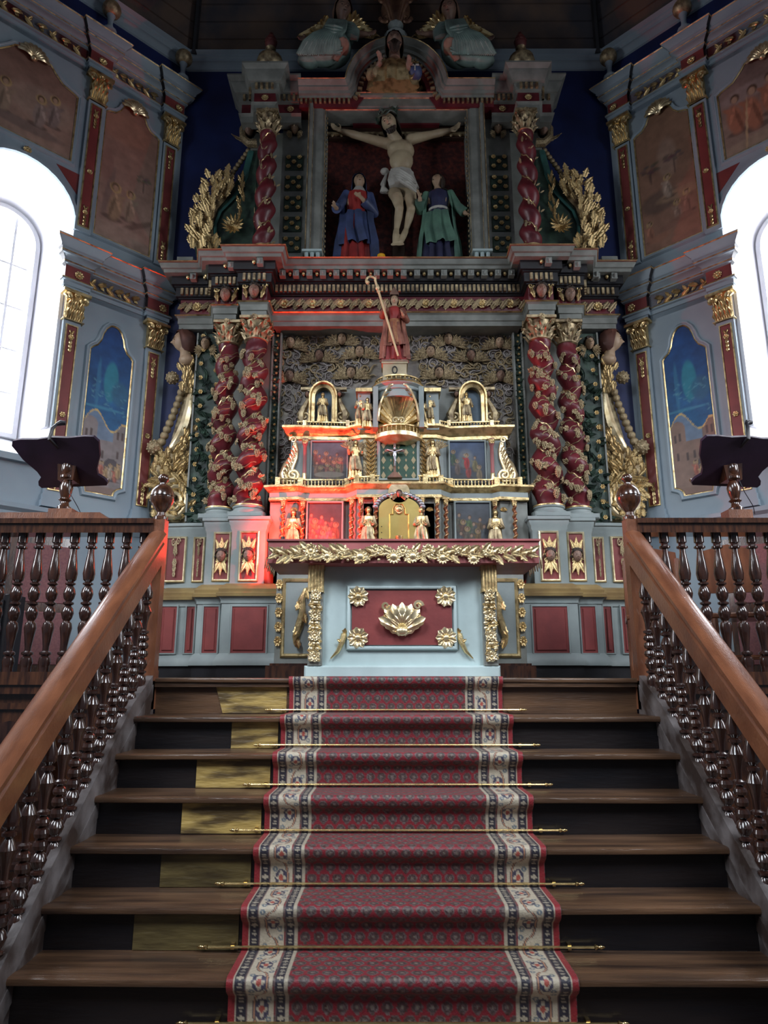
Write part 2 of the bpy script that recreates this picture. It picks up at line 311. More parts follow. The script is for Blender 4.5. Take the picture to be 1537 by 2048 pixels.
def pic_city(flip):
    def f(x, y, a):
        if flip: x = 1-x
        c = sky(x, y, a, (.22, .26, .32), (.10, .24, .46), 21, .3); sp = (.26, .165, .13) if not flip else (.27, .23, .23)
        def rect(c, x0, x1, y0, y1, col): k = ((x > x0) & (x < x1) & (y > y0) & (y < y1))[..., None]; return np.where(k, np.array(col), c)
        c = rect(c, 0, 1, 0, 1.25, sp); c = rect(c, 0, .33, 0, 1.62, tuple(1.08*k for k in sp)); c = blob(c, x, y, .165, 1.62, .165, .15, tuple(1.08*k for k in sp), 1, 0, .05); c = rect(c, .72, 1, 0, 1.6, tuple(.9*k for k in sp)); c = blob(c, x, y, .86, 1.62, .14, .17, tuple(.85*k for k in sp), 1, 0, .05)
        for X_, Y_ in ((.1, 1.35), (.2, 1.38), (.82, 1.42), (.93, 1.42), (.12, .9), (.34, .88), (.5, .9), (.85, .95)): c = rect(c, X_-.03, X_+.03, Y_-.08, Y_+.08, (.10, .065, .06)); c = blob(c, x, y, X_, Y_+.08, .03, .03, (.10, .065, .06))
        c = rect(c, .56, .88, .3, .72, (.09, .07, .08)); c = blob(c, x, y, .72, .72, .16, .14, (.09, .07, .08), 1, 0, .06); c = blob(c, x, y, .5, .05, .8, .12, (.22, .13, .10), .8)
        for X_, Y_ in ((.5, .42), (.62, .3), (.72, .38), (.84, .32), (.9, .42)): c = folk(c, x, y, X_, Y_, .36, ((.42, .28, .14), (.40, .32, .24), (.38, .12, .08))[int(X_*10) % 3])
        low = 1.72+.22*np.sin((x-.05)*7.5)*(x < .9); k = (y > low)[..., None]; b = sky(x, y, a, (.02, .17, .34), (.012, .06, .24), 31, .7)
        b = blob(b, x, y, .55, 2.7, .17, .5, (.03, .26, .36), .9, 0, .2); b = blob(b, x, y, .25, 2.6, .05, .6, (.04, .20, .38), .8); b = blob(b, x, y, .78, 2.45, .2, .3, (.03, .14, .26), .9)
        for i in range(26): rs = random.Random(i+flip*50); b = blob(b, x, y, rs.uniform(.1, .95), rs.uniform(1.9, 2.7), .05, .018, (.10, .32, .44), .6, rs.uniform(-1, 1))
        b = blob(b, x, y, .4, 2.02, .5, .04, (.06, .28, .44), .7); c = np.where(k, b, c); e = (np.abs(y-low) < .022)[..., None]; return np.where(e, np.array((.62, .45, .18)), c)
    return f
# ---------------------------------------------------------------- structure
FZ = 1.605                                  # the raised sanctuary floor
HW = 2.5; YB = 7.0
def wallM(s):
    q = 2**-.5; return Matrix(((s*q, s*q, 0, A+s*HW), (-q, q, 0, YB), (0, 0, 1, 0), (0, 0, 0, 1)))
struct('floor', MB().box(-7, 7, -6, 4.4, -.1, 0), FLOOR, 'dark wooden floor of the nave below the stairs', 'floor')
mbp = MB(); mbp.box(-6, 6, 4.895, 7.15, FZ-.06, FZ-.002)
plat = struct('floor_sanctuary', mbp, WOODT, 'raised wooden sanctuary floor behind the top step', 'floor')
for s in (-1, 1):                           # boarded front of the raised floor beside the stairs
    mb = MB(); x0, x1 = sorted((s*1.74, s*6)); mb.box(x0, x1, 4.93, 5.0, 0, FZ-.06)
    for z0, z1, o in ((1.50, 1.58, .05), (1.40, 1.44, .025), (1.14, 1.20, .04), (.0, .2, .04)): mb.box(x0, x1, 4.93-o, 4.94, z0, z1)
    struct('wall_platform_left' if s < 0 else 'wall_platform_right', mb, WOOD, 'dark boarded platform front with mouldings left of the stairs' if s < 0 else 'dark boarded platform front with mouldings right of the stairs', 'panelling')
struct('wall_back', MB().box(A-HW-.3, A+HW+.3, YB, YB+.15, 0, 9.2), BLUE, 'deep blue back wall behind the carved retable')
TC, RW, SPR = 1.6, .52, 6.04
def outl(half, tc): return [(tc-x, z) for x, z in half]+[(tc+x, z) for x, z in half[::-1]]
def build_wall(s):
    M = wallM(s); side = 'left' if s < 0 else 'right'; mb = MB(M); arc = [(TC+RW*math.cos(math.pi*(1-i/16)), SPR+RW*math.sin(math.pi*i/16)) for i in range(17)]
    def q(t0, t1, z0, z1): mb.add([(t0, 0, z0), (t1, 0, z0), (t1, 0, z1), (t0, 0, z1)], [(0, 1, 2, 3)])
    q(0, TC-RW, 0, 8.38); q(TC-RW, TC+RW, 0, 3.56); q(TC+RW, 5, 0, 8.38)
    for i in range(16): (a, b), (c, d) = arc[i], arc[i+1]; mb.add([(a, 0, b), (c, 0, d), (c, 0, 8.38), (a, 0, 8.38)], [(0, 1, 2, 3)])
    mb.m = 1; q(0, 5, 8.38, 9.2)
    mb.m = 2; o2 = [(TC+.36*math.cos(math.pi*(1-i/16)), 5.9+.36*math.sin(math.pi*i/16)) for i in range(17)]
    a1 = [(TC-RW, 3.56)]+arc+[(TC+RW, 3.56)]; a2 = [(TC-.36, 3.85)]+o2+[(TC+.36, 3.85)]; n = len(a1)
    mb.add([(x, 0, z) for x, z in a1]+[(x, .5, z) for x, z in a2], [(i, (i+1) % n, n+(i+1) % n, n+i) for i in range(n)])
    W = struct('wall_'+side, mb, [GREYW, BLUE, WHITE], 'oblique grey panelled wall with painted pictures %s of the retable' % side)
    def P(name, mb_, m, label=None, par=W, kind=None): return part(name, mb_, m, par, label, kind)
    P('window_arch_moulding', MB(M).frame(arc, [(0, 0), (0, .03), (.035, .03), (.05, 0)], False), GREYW)
    P('jamb_panel', MB(M).box(TC-RW+.02, TC-RW+.05, .02, .4, 3.9, 5.9), WHITE)
    # window of its own
    mw = MB(M); a2c = a2; mw.frame(a2, [(-.045, -.47), (-.045, -.44), (0, -.44), (0, -.5)])
    WI = struct('window_1' if s < 0 else 'window_2', mw, WHITE, 'tall round-arched daylit window in the %s wall' % side, 'window')
    part('pane', MB(M).prism([(x, z) for x, z in a2], .5, .52), GLOW, WI)
    for t in (-.12, .12): part('glazing_bar', MB(M).box(TC+t-.012, TC+t+.012, .47, .5, 3.85, 6.2), WHITE, WI)
    for z in (4.3, 4.75, 5.2, 5.65): part('glazing_bar', MB(M).box(TC-.36, TC+.36, .475, .5, z-.01, z+.01), WHITE, WI)
    # pilasters
    for i, (t0, t1) in enumerate(((.07, .235), (.925, 1.09))):
        for z0, z1, rl in ((3.24, 5.0, 0), (6.0, 7.55, 1)):
            pl = P('pilaster', MB(M).box(t0, t1, -.035, 0, z0, z1), GREYW); r0, r1 = t0+.035, t1-.035
            part('red_panel', MB(M).bev(r0, r1, -.04, -.03, z0+.06, z1-.05, .004), RED, pl, 'dark red inset strip'); b_ = MB(M); b_.frame([(r0, z0+.06), (r1, z0+.06), (r1, z1-.05), (r0, z1-.05)], [(0, .038), (0, .048), (.01, .048), (.012, .035)]); part('gilt_edge', b_, GOLD, pl)
            tm = (t0+t1)/2
            for zc in (z0+.22, z1-.17, (z0*1.1+z1*.9)/2):
                g = MB(M); g.rose((tm, -.045, zc), (0, -1, 0), .032 if zc != z0+.22 else .03, 6)
                if zc > z1-.2 or zc < z0+.3:
                    for k in range(3): g.leaf((tm, -.045, zc-.03-.04*k), (0, 0, -1), (0, -1, 0), .06, .05, .1, 2, 5); g.leaf((tm, -.045, zc+.03), ((-1)**k*.5, 0, 1), (0, -1, 0), .06, .03, .1, 1, 4)
                part('carved_sprig', g, GOLD, pl)
            c_ = MB(M); zc0, zc1 = (5.0, 5.3) if not rl else (7.55, 7.88); h = zc1-zc0; tm = (t0+t1)/2
            c_.box(t0-.02, t1+.02, -.07, 0, zc0, zc0+.02*h); c_.box(t0, t1, -.05, 0, zc0, zc1-.1*h); c_.box(t0-.05, t1+.05, -.11, 0, zc1-.1*h, zc1)
            for row, (zz0, L_, nn) in enumerate(((zc0+.03*h, .42*h, 4), (zc0+.32*h, .42*h, 3))):
                for k in range(nn): c_.leaf((t0+(k+.5)*(t1-t0)/nn, -.055, zz0), (0, -.12, 1), (0, -1, 0), L_, .075, .5, 2, 6)
            for sg in (-1, 1): c_.spiral((tm+sg*(t1-t0)*.48, -.09, zc1-.25*h), (1, 0, 0), (0, 0, 1), .13*h, 1.6, .018, 0, 5, 10, 0, sg)
            c_.rose((tm, -.1, zc1-.15*h), (0, -1, 0), .035, 6); part('capital', c_, GOLD, pl)
        P('pilaster_base', MB(M).box(t0-.02, t1+.02, -.06, 0, 3.13, 3.19).box(t0-.01, t1+.01, -.045, 0, 3.19, 3.25), GREYW)
    # entablatures, breaking forward over each pilaster
    def bandpath(tend, b): return [(.03, b), (.03, -b), (.27, -b), (.27, -b+.05), (.89, -b+.05), (.89, -b), (1.13, -b)]+([(1.13, -b+.05), (5, -b+.05)] if tend else [(1.13, 0)])
    def ent(z, name, tend, prof, m, b=.05): P(name, MB(M).plan(bandpath(tend, b), prof), m)
    for z0, tend, k, nm in ((5.30, 0, 1., 'middle'), (7.88, 1, 1.05, 'upper')):
        zr = [z0, z0+.1, z0+.12, z0+.3, z0+.5*k+.05]
        ent(0, 'architrave', tend, [(0, z0), (0, z0+.05), (.012, z0+.055), (.012, z0+.095), (.03, z0+.105), (.03, z0+.12), (0, z0+.12)], GREYW)
        ent(0, 'gilt_fillet', tend, [(.03, z0+.118), (.037, z0+.122), (.03, z0+.13), (0, z0+.13)], GOLD)
        fr = P('frieze', MB(M).plan(bandpath(tend, .05), [(.0, z0+.12), (.0, z0+.27)]), RED)
        xs = [.1, .35, .44, .53, .62, .71, .80, 1.0]+([1.22+.12*k_ for k_ in range(12)] if tend else [])
        for k_, t in enumerate(xs):
            g = MB(M); y = -.055 if (t < .27 or .89 < t < 1.13) else -.008
            if t in (.1, 1.0): g.rose((t, y, z0+.195), (0, -1, 0), .05, 9)
            else: g.leaf((t, y, z0+.14+.1*(k_ % 2)), (1, 0, .6*(-1)**k_), (0, -1, 0), .13, .07, .2, 3, 7); g.leaf((t+.05, y, z0+.2), (-.6, 0, (-1)**k_), (0, -1, 0), .07, .05, .2, 2, 5)
            part('rosette' if t in (.1, 1.0) else 'acanthus_sprig', g, GOLD, fr)
        h = .27; c0 = z0+h
        ent(0, 'cornice', tend, [(0, c0), (.025, c0+.01), (.025, c0+.05), (.055, c0+.08), (.075, c0+.085), (.075, c0+.13), (.09, c0+.14), (.09, c0+.16), (.135, c0+.21), (.135, c0+.245), (.0, c0+.255)], GREYW)
        for o_, z_ in ((.028, c0+.03), (.077, c0+.108), (.137, c0+.228)): ent(0, 'gilt_fillet', tend, [(o_, z_-.008), (o_+.008, z_), (o_, z_+.008)], GOLD if o_ > .13 else GOLDD)
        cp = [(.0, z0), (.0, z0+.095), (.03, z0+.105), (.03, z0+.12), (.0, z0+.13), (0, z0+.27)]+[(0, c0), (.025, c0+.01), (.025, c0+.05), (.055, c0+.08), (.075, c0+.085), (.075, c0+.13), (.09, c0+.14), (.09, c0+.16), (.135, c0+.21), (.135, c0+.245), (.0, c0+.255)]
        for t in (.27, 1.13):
            dr = MB(M); n_ = len(cp); dr.add([(t+o_+.004, -.05-o_-.004, z_) for o_, z_ in cp]+[(t+o_+.004, .0-o_*.6, z_) for o_, z_ in cp], [(i, i+1, n_+i+1, n_+i) for i in range(n_-1)]); P('painted_shade_return', dr, BLACK)  # black plates paint shade onto the window-side returns of the blocks
    # pictures and frames
    up = outl([(.3, 6.06), (.3, 7.54), (.27, 7.56), (.2, 7.585), (.15, 7.64), (.12, 7.71), (.07, 7.76), (0.03, 7.79)], .59)
    ow = outl([(.46, 6.74), (.46, 7.50), (.42, 7.52), (.3, 7.56), (.22, 7.64), (.17, 7.70), (.08, 7.74), (0.03, 7.75)], 1.66)
    lo = outl([(.13, 3.35), (.14, 3.39), (.17, 3.42), (.215, 3.44), (.215, 4.80), (.19, 4.83), (.15, 4.86), (.115, 4.93), (.10, 5.0), (.075, 5.06), (.04, 5.10), (0.015, 5.11)], .58)
    fp = [(0, 0), (0, .012), (.012, .022), (.022, .02), (.03, .03), (.042, .03), (.05, .012), (.055, 0)]
    for ol, fn, nn, lb in ((up, pic_meeting if s < 0 else pic_garden, 110, 'brown painting of two haloed figures meeting' if s < 0 else 'brown painting of a kneeling haloed figure among trees'), (ow, pic_river if s < 0 else pic_soldiers, 90, 'brown painting over the window'), (lo, pic_city(s < 0), 150, 'painting of a blue medallion above a brown walled town' if s < 0 else 'painting of a blue medallion above domed grey buildings')):
        pc = picture('painting', W, ol, fn, M, nn, -.006, lb); part('picture_frame', MB(M).frame(ol, fp), GREYW, pc); part('gilt_slip', MB(M).frame(ol, [(-.004, .012), (.004, .022), (.012, .02)]), GOLD, pc)
    for sg in (-1, 1):
        tri = [(TC+sg*.52, 6.50), (TC+sg*.52, 6.28), (TC+sg*.30, 6.62)] if 0 else [(TC+sg*.51, 6.64), (TC+sg*.51, 6.40), (TC+sg*.28, 6.64)]
        P('spandrel_panel', MB(M).prism(tri, -.004, 0), RED)
    for (t, z, r) in ((.59, 7.77, .12), (1.66, 7.72, .12)):
        g = MB(M)
        for k in range(9): a = math.radians(-78+19.5*k); g.leaf((t, -.05, z-.07), (math.sin(a), -.1, math.cos(a)), (0, -1, 0), r*1.55, .055, -.15, 0, 6, .16)
        g.ell((t, -.05, z-.08), .035, .03, .03, 8, 6); P('gilded_shell', g, GOLDB, 'gilded scallop shell')
    P('keystone_rosette', MB(M).rose((TC, -.02, SPR+RW+.06), (0, -1, 0), .045, 8), GOLD)
    # dado below the pictures, with rose lattice doors
    P('dado_rail', MB(M).plan([(-.02, 0), (5, 0)], [(0, 2.98), (.05, 3.0), (.05, 3.04), (.08, 3.07), (.08, 3.11), (0, 3.13)]), GREYW)
    P('window_sill', MB(M).box(1.06, 5, -.06, 0, 3.5, 3.56), GREYW)
    for k in range(5):
        t0 = .75+.62*k; d = P('lattice_door', MB(M).box(t0, t0+.56, -.03, 0, 1.62, 2.86), WOOD)
        for z0, z1 in ((1.72, 2.18), (2.26, 2.78)): part('lattice_panel', MB(M).bev(t0+.05, t0+.51, -.04, -.03, z0, z1, .006), LATT, d)
    return W
for s in (-1, 1): build_wall(s)
# ceiling of single boards, cornice all round
q = 2**-.5; cpath = [(A-HW-4.6*q, YB-4.6*q), (A-HW, YB), (A+HW, YB), (A+HW+4.6*q, YB-4.6*q)]
CE = struct('ceiling', MB().box(-6, 6, 1.0, 7.2, 10.42, 10.46), CEIL, 'dark painted board vault over the apse', 'ceiling')
for k in range(9): o0, z_0 = .06+.072*k, 8.87+.175*k; part('ceiling_board', MB().plan(cpath, [(o0, z_0), (o0-.012, z_0+.004), (o0+.058, z_0+.168), (o0+.072, z_0+.172)]), CEIL, CE)
for (x, y), (u, v) in zip(cpath[1:3], ((1, -.41), (-1, -.41))): part('vault_rib', MB().tube([(x+u*.09, y+v*.22, 8.86), (x+u*.32, y+v*1.75, 10.45)], .035, 6), BLACK, CE)
struct('trim_1', MB().plan(cpath, [(0, 8.70), (.02, 8.71), (.02, 8.74), (.05, 8.78), (.07, 8.785), (.07, 8.82), (.09, 8.84), (.09, 8.86), (.13, 8.89)]), GREYW, 'grey moulded cornice under the dark ceiling', 'cornice')
for s in (-1, 1):
    M = wallM(s); nm = 'left' if s < 0 else 'right'
    for k, (t, wh) in enumerate(((.13, 'nearer the retable'), (1.0, 'above the second pilaster'))):
        T = thing('gilt_ball', 'gilded ball on pale stand atop the %s cornice, %s' % (nm, wh), 'ornament', tuple(M @ Vector((t, -.14, 8.40))))
        b_ = MB(M); b_.M = M @ Matrix.Translation((t, -.14, 8.39)); b_.lathe([(.075, 0), (.075, .03), (.04, .05), (.026, .12), (.035, .2), (.06, .26)], 12); part('stand', b_, GREYW, T)
        b_ = MB(M); b_.M = M @ Matrix.Translation((t, -.14, 8.70)); b_.ell((0, 0, 0), .10, .10, .095, 16, 10); part('ball', b_, GOLDD, T)
# ---------------------------------------------------------------- stairs
YN = lambda i: 4.88 if i == 0 else 4.79-.2555*i
ZT = lambda i: FZ if i == 0 else 1.565-.195*i
SW = 1.63
ST = thing('staircase', 'wide dark wooden staircase rising to the sanctuary, runner down its middle', 'stairs', (0, 4.9, 0))
LT = lambda i: SW+.012*(i % 3)
for i in range(0, 8):
    y0 = YN(i); y1 = (YN(i-1)+.065) if i else 4.97
    zt = ZT(i); th = .034; mb = MB(); n = 24; X = [-LT(i)+2*LT(i)*k/n for k in range(n+1)]
    wv = lambda x: .004*math.sin(x*2.1+i)-.004*math.cos(x*1.2)
    pf = [(y1, 0), (y0+.016, 0), (y0+.004, -.005), (y0, -th*.5), (y0+.004, -th+.005), (y0+.016, -th), (y1, -th)]
    v = []
    for x in X: v += [(x, y+(wv(x) if y < y1 else 0), zt+z+.0015*math.sin(x*3+i*2)) for y, z in pf]
    k_ = len(pf); mb.add(v, [(a*k_+b, (a+1)*k_+b, (a+1)*k_+(b+1) % k_, a*k_+(b+1) % k_) for a in range(n) for b in range(k_)]); mb.add([v[j] for j in range(k_)]+[v[-k_+j] for j in range(k_)], [tuple(range(k_)), tuple(range(k_, 2*k_))])
    part('tread', mb, WOODT, ST)
    zb = ZT(i+1) if i < 7 else 0
    part('riser', MB().box(-SW, SW, y0+.062, y0+.09, zb, zt-th), WOODT if i == 0 else WOODK, ST)
    if i < 7:
        xl = [-1.20, -1.03, -1.17, -1.17, -1.19, -1.22, -1.25][i]
        if i < 6: part('kick_board', MB().prism([(xl-.03*(i == 0), zt-th), (-.74, zt-th), (-.74, zb+.004), (xl+.03*(i == 0), zb+.004)], y0+.054, y0+.062), WOODP if i < 4 else mat('stained_yellow_wood_%s' % 'ab'[i-4], (.16, .12, .045), (.05, .035, .015), .4, 0, 6, .6, 16, stretch=(.6, 2, 3)), ST, 'bare yellow worn board')
for s in (-1, 1):
    pts = [(YN(0)+.03, ZT(0)+.0), (YN(0)-.02, ZT(0)+.02)]+[(4.79-.2555*i-.03, 1.565-.195*i+.075) for i in (1, 8)]+[(2.68, 0), (3.2, 0), (4.9, 1.2)]
    v = []
    for x in (s*SW, s*(SW+.045)): v += [(x, y, z) for y, z in pts]
    n = len(pts); part('string_board', MB().add(v, [tuple(range(n)), tuple(range(n, 2*n))[::-1]]+[(i, (i+1) % n, n+(i+1) % n, n+i) for i in range(n)]), WOODL, ST)
# ---------------------------------------------------------------- carpet runner
def carpet():
    path = [(5.18, FZ+.008), (YN(0)+.01, FZ+.008)]
    for i in range(0, 7):
        y0, zt = YN(i), ZT(i); path += [(y0-.004, zt+.012), (y0-.020, zt+.002), (y0-.022, zt-.02), (y0-.012, zt-.042)]
        yb = y0+.05; zb = ZT(i+1); path += [(yb-.012, zt-.075), (yb-.006, zb+.02), (yb-.012, zb+.008), (YN(i+1)+.02, zb+.012)]
    P = [path[0]]; D = .006
    L = [0];
    for a, b in zip(path[:-1], path[1:]): L.append(L[-1]+math.hypot(b[0]-a[0], b[1]-a[1]))
    m = int(L[-1]/D); t = np.linspace(0, L[-1], m); Y = np.interp(t, L, [p[0] for p in path]); Z = np.interp(t, L, [p[1] for p in path])
    def sm(a): b = a.copy(); b[1:-1] = (a[:-2]+2*a[1:-1]+a[2:])/4; return b
    for _ in range(3): Y, Z = sm(Y), sm(Z)
    hw = .72; u = np.arange(-hw, hw+.001, .0052); U, T = np.meshgrid(u, t); nx, ny = len(u), m
    V = np.stack([U, np.repeat(Y[:, None], nx, 1), np.repeat(Z[:, None], nx, 1)], -1)
    e = hw-np.abs(U); s_ = T
    red = np.array((.19, .009, .018)); dk = np.array((.018, .016, .028)); cr = np.array((.47, .41, .31)); gy = np.array((.10, .06, .058)); bl = np.array((.10, .12, .15))
    # field: staggered drop motifs
    a = U/.062; b = s_/.052; r = np.floor(b); a2 = a+.5*(r % 2); fx = a2-np.floor(a2)-.5; fy = b-r-.5
    rr = np.sqrt((fx/.40)**2+((fy+.08)/(.44))**2); drop = (rr < 1) | ((np.abs(fx)+.55*np.abs(fy-.3)) < .2)
    n1 = vnoise(U, s_, 3, 70); col = np.where(drop[..., None], gy+(.18*(n1[..., None]-.5)), red)
    ring = (np.abs(rr-.62) < .12); col = np.where(ring[..., None], gy*.5, col); dot = rr < .22; col = np.where(dot[..., None], cr*.35, col)
    def band(lo, hi, c):
        nonlocal col; k = ((e >= lo) & (e < hi))[..., None]; col = np.where(k, c, col)
    band(0, .026, np.array((.24, .014, .02))); band(.026, .036, cr*.9); band(.238, .25, cr*.8); band(.036, .084, dk); band(.2, .238, dk)
    for lo, hi in ((.040, .070), (.204, .234)):          # rows of pale triangles
        q_ = (e-lo)/(hi-lo); p_ = (s_/.034) % 1; k = (q_ > 0) & (q_ < 1) & (np.abs(p_-.5) < .34*(1-np.abs(q_-.5)*1.6)) & (np.abs(p_-.5) > .0); z_ = ((s_/.034) % 2) < 1
        k2 = k & (np.abs(np.abs(p_-.5)-.22) < .16); col = np.where(k2[..., None], cr*.8, col)
    for lo in (.074, .196): band(lo, lo+.006, gy*1.3)
    q_ = (e-.082)/(.192-.082); ins = (q_ > 0) & (q_ < 1); p_ = s_/.30; ph = (p_*2*math.pi)
    g = np.broadcast_to(cr, col.shape).copy(); wob = .5+.27*np.sign(np.sin(ph))*np.abs(np.sin(ph))**.45
    l1 = np.abs(q_-wob) < .06; g = np.where(l1[..., None], np.array((.10, .075, .08)), g); l2 = np.abs(q_-wob) < .022; g = np.where(l2[..., None], np.array((.45, .22, .12)), g)
    for k0, c0 in ((.25, .52), (.75, .48)):
        dp = ((p_-k0+.5) % 1-.5)*.30; dq = (q_-(c0+(-.05 if k0 < .5 else .05)))*.11; rad = np.sqrt(dp**2*.55+dq**2); ang = np.arctan2(dq, dp)
        g = np.where(((rad < .03) & (rad > .019+.006*np.cos(4*ang)))[..., None], np.array((.05, .045, .08)), g); g = np.where((rad < .011)[..., None], np.array((.35, .07, .05)), g)
    for k0, c0 in ((0, .85), (.5, .15), (.12, .2), (.62, .8), (.38, .2), (.88, .8)):
        dp = ((p_-k0+.5) % 1-.5)*.30; dq = (q_-c0)*.11; rad = np.sqrt(dp**2+dq**2); g = np.where((rad < .012)[..., None], np.array((.13, .16, .18)), g); g = np.where((rad < .005)[..., None], cr, g)
    col = np.where(ins[..., None], g, col); col = col*(.8+.4*vnoise(U, s_, 9, 90)[..., None]); col = np.clip(col, 0, 1)
    idx = np.arange(nx*ny).reshape(ny, nx); F = np.stack([idx[:-1, :-1], idx[:-1, 1:], idx[1:, 1:], idx[1:, :-1]], -1).reshape(-1, 4)
    org = Vector((0, 4.9, FZ)); me = bpy.data.meshes.new('carpet_runner'); me.vertices.add(nx*ny); me.vertices.foreach_set('co', (V-np.array(org)).reshape(-1)); me.loops.add(F.size); me.loops.foreach_set('vertex_index', F.ravel())
    me.polygons.add(len(F)); me.polygons.foreach_set('loop_start', np.arange(0, F.size, 4)); me.polygons.foreach_set('loop_total', np.full(len(F), 4)); me.update(calc_edges=True); me.polygons.foreach_set('use_smooth', [True]*len(F))
    ca = me.color_attributes.new('Col', 'FLOAT_COLOR', 'POINT'); ca.data.foreach_set('color', np.concatenate([col.reshape(-1, 3), np.ones((nx*ny, 1))], 1).astype(np.float32).ravel())
    o = obj('carpet_runner', me, CARPET, None, Matrix.Translation(org)); meta(o, 'long red patterned carpet runner with cream scrolled borders down the stairs', 'carpet')
carpet()
ordn = ['highest', 'second highest', 'third highest', 'fourth highest', 'fifth highest', 'sixth highest', 'lowest']
for i in range(7):
    y, z = YN(i)+.028, ZT(i+1)+.026; w_ = .83+.008*i; T = thing('stair_rod', 'thin brass stair rod holding the carpet, %s on the stairs' % ordn[i], 'rod', (0, y, z), 'brass stair rods')
    part('rod', MB().tube([(-w_, y, z), (w_, y, z)], .006, 8), BRASS, T)
    for s in (-1, 1): part('end_cap', MB().lathe([(.004, w_), (.011, w_+.004), (.011, w_+.012), (.005, w_+.02), (.010, w_+.03), (.006, w_+.042), (.001, w_+.05)], 8, (0, y, z), 'X') if s > 0 else MB().lathe([(.004, -w_), (.011, -w_-.004), (.011, -w_-.012), (.005, -w_-.02), (.010, -w_-.03), (.006, -w_-.042), (.001, -w_-.05)], 8, (0, y, z), 'X'), BRASS, T)
    for s in (-1, 1): part('bracket', MB().box(s*.76-.008, s*.76+.008, y, y+.035, z-.012, z+.012), BRASS, T)
# ---------------------------------------------------------------- balustrades
def bal_prof(H, k=1.13):
    P = [(0, .030), (.07, .030), (.075, .022), (.09, .020), (.10, .034), (.112, .034), (.12, .018), (.15, .019), (.20, .026), (.30, .037), (.345, .031), (.36, .017), (.368, .031), (.378, .031), (.386, .017),
         (.41, .030), (.445, .037), (.48, .030), (.50, .017), (.508, .032), (.52, .032), (.53, .017), (.55, .030), (.585, .037), (.62, .029), (.64, .018), (.655, .030), (.69, .036), (.73, .030), (.82, .019), (.85, .018), (.86, .034), (.874, .034), (.884, .020), (.90, .032), (.93, .036), (.96, .03), (.97, .03), (1., .03)]
    return [(r*k, H*(1-t)) for t, r in P][::-1]
BM = MB().lathe(bal_prof(.97), 14).mesh('baluster', 30)
def bal_prof2():
    P = [(0, .026), (.04, .026), (.05, .016), (.09, .016), (.10, .031), (.115, .031), (.125, .015), (.17, .020), (.235, .038), (.275, .036), (.295, .016), (.305, .032), (.32, .032), (.33, .015), (.35, .026), (.385, .038), (.42, .026), (.47, .017), (.52, .015), (.53, .031), (.545, .031), (.555, .015), (.57, .03), (.585, .034), (.60, .03), (.61, .014), (.62, .03), (.64, .035), (.66, .03), (.67, .014), (.68, .031), (.70, .036), (.72, .031), (.73, .014), (.745, .028), (.775, .037), (.805, .028), (.82, .016), (.828, .032), (.84, .032), (.85, .018), (.87, .03), (.9, .034), (.93, .03), (.94, .03), (1, .03)]
    return [(r, .87*(1-t)) for t, r in P][::-1]
BM2 = MB().lathe(bal_prof2(), 14).mesh('baluster', 30); BM2.materials.append(WOODB); BM.materials.append(WOODB)
BLK = MB().box(-.032, .032, -.032, .032, -.09, .004).mesh('block'); BLK.materials.append(WOOD)
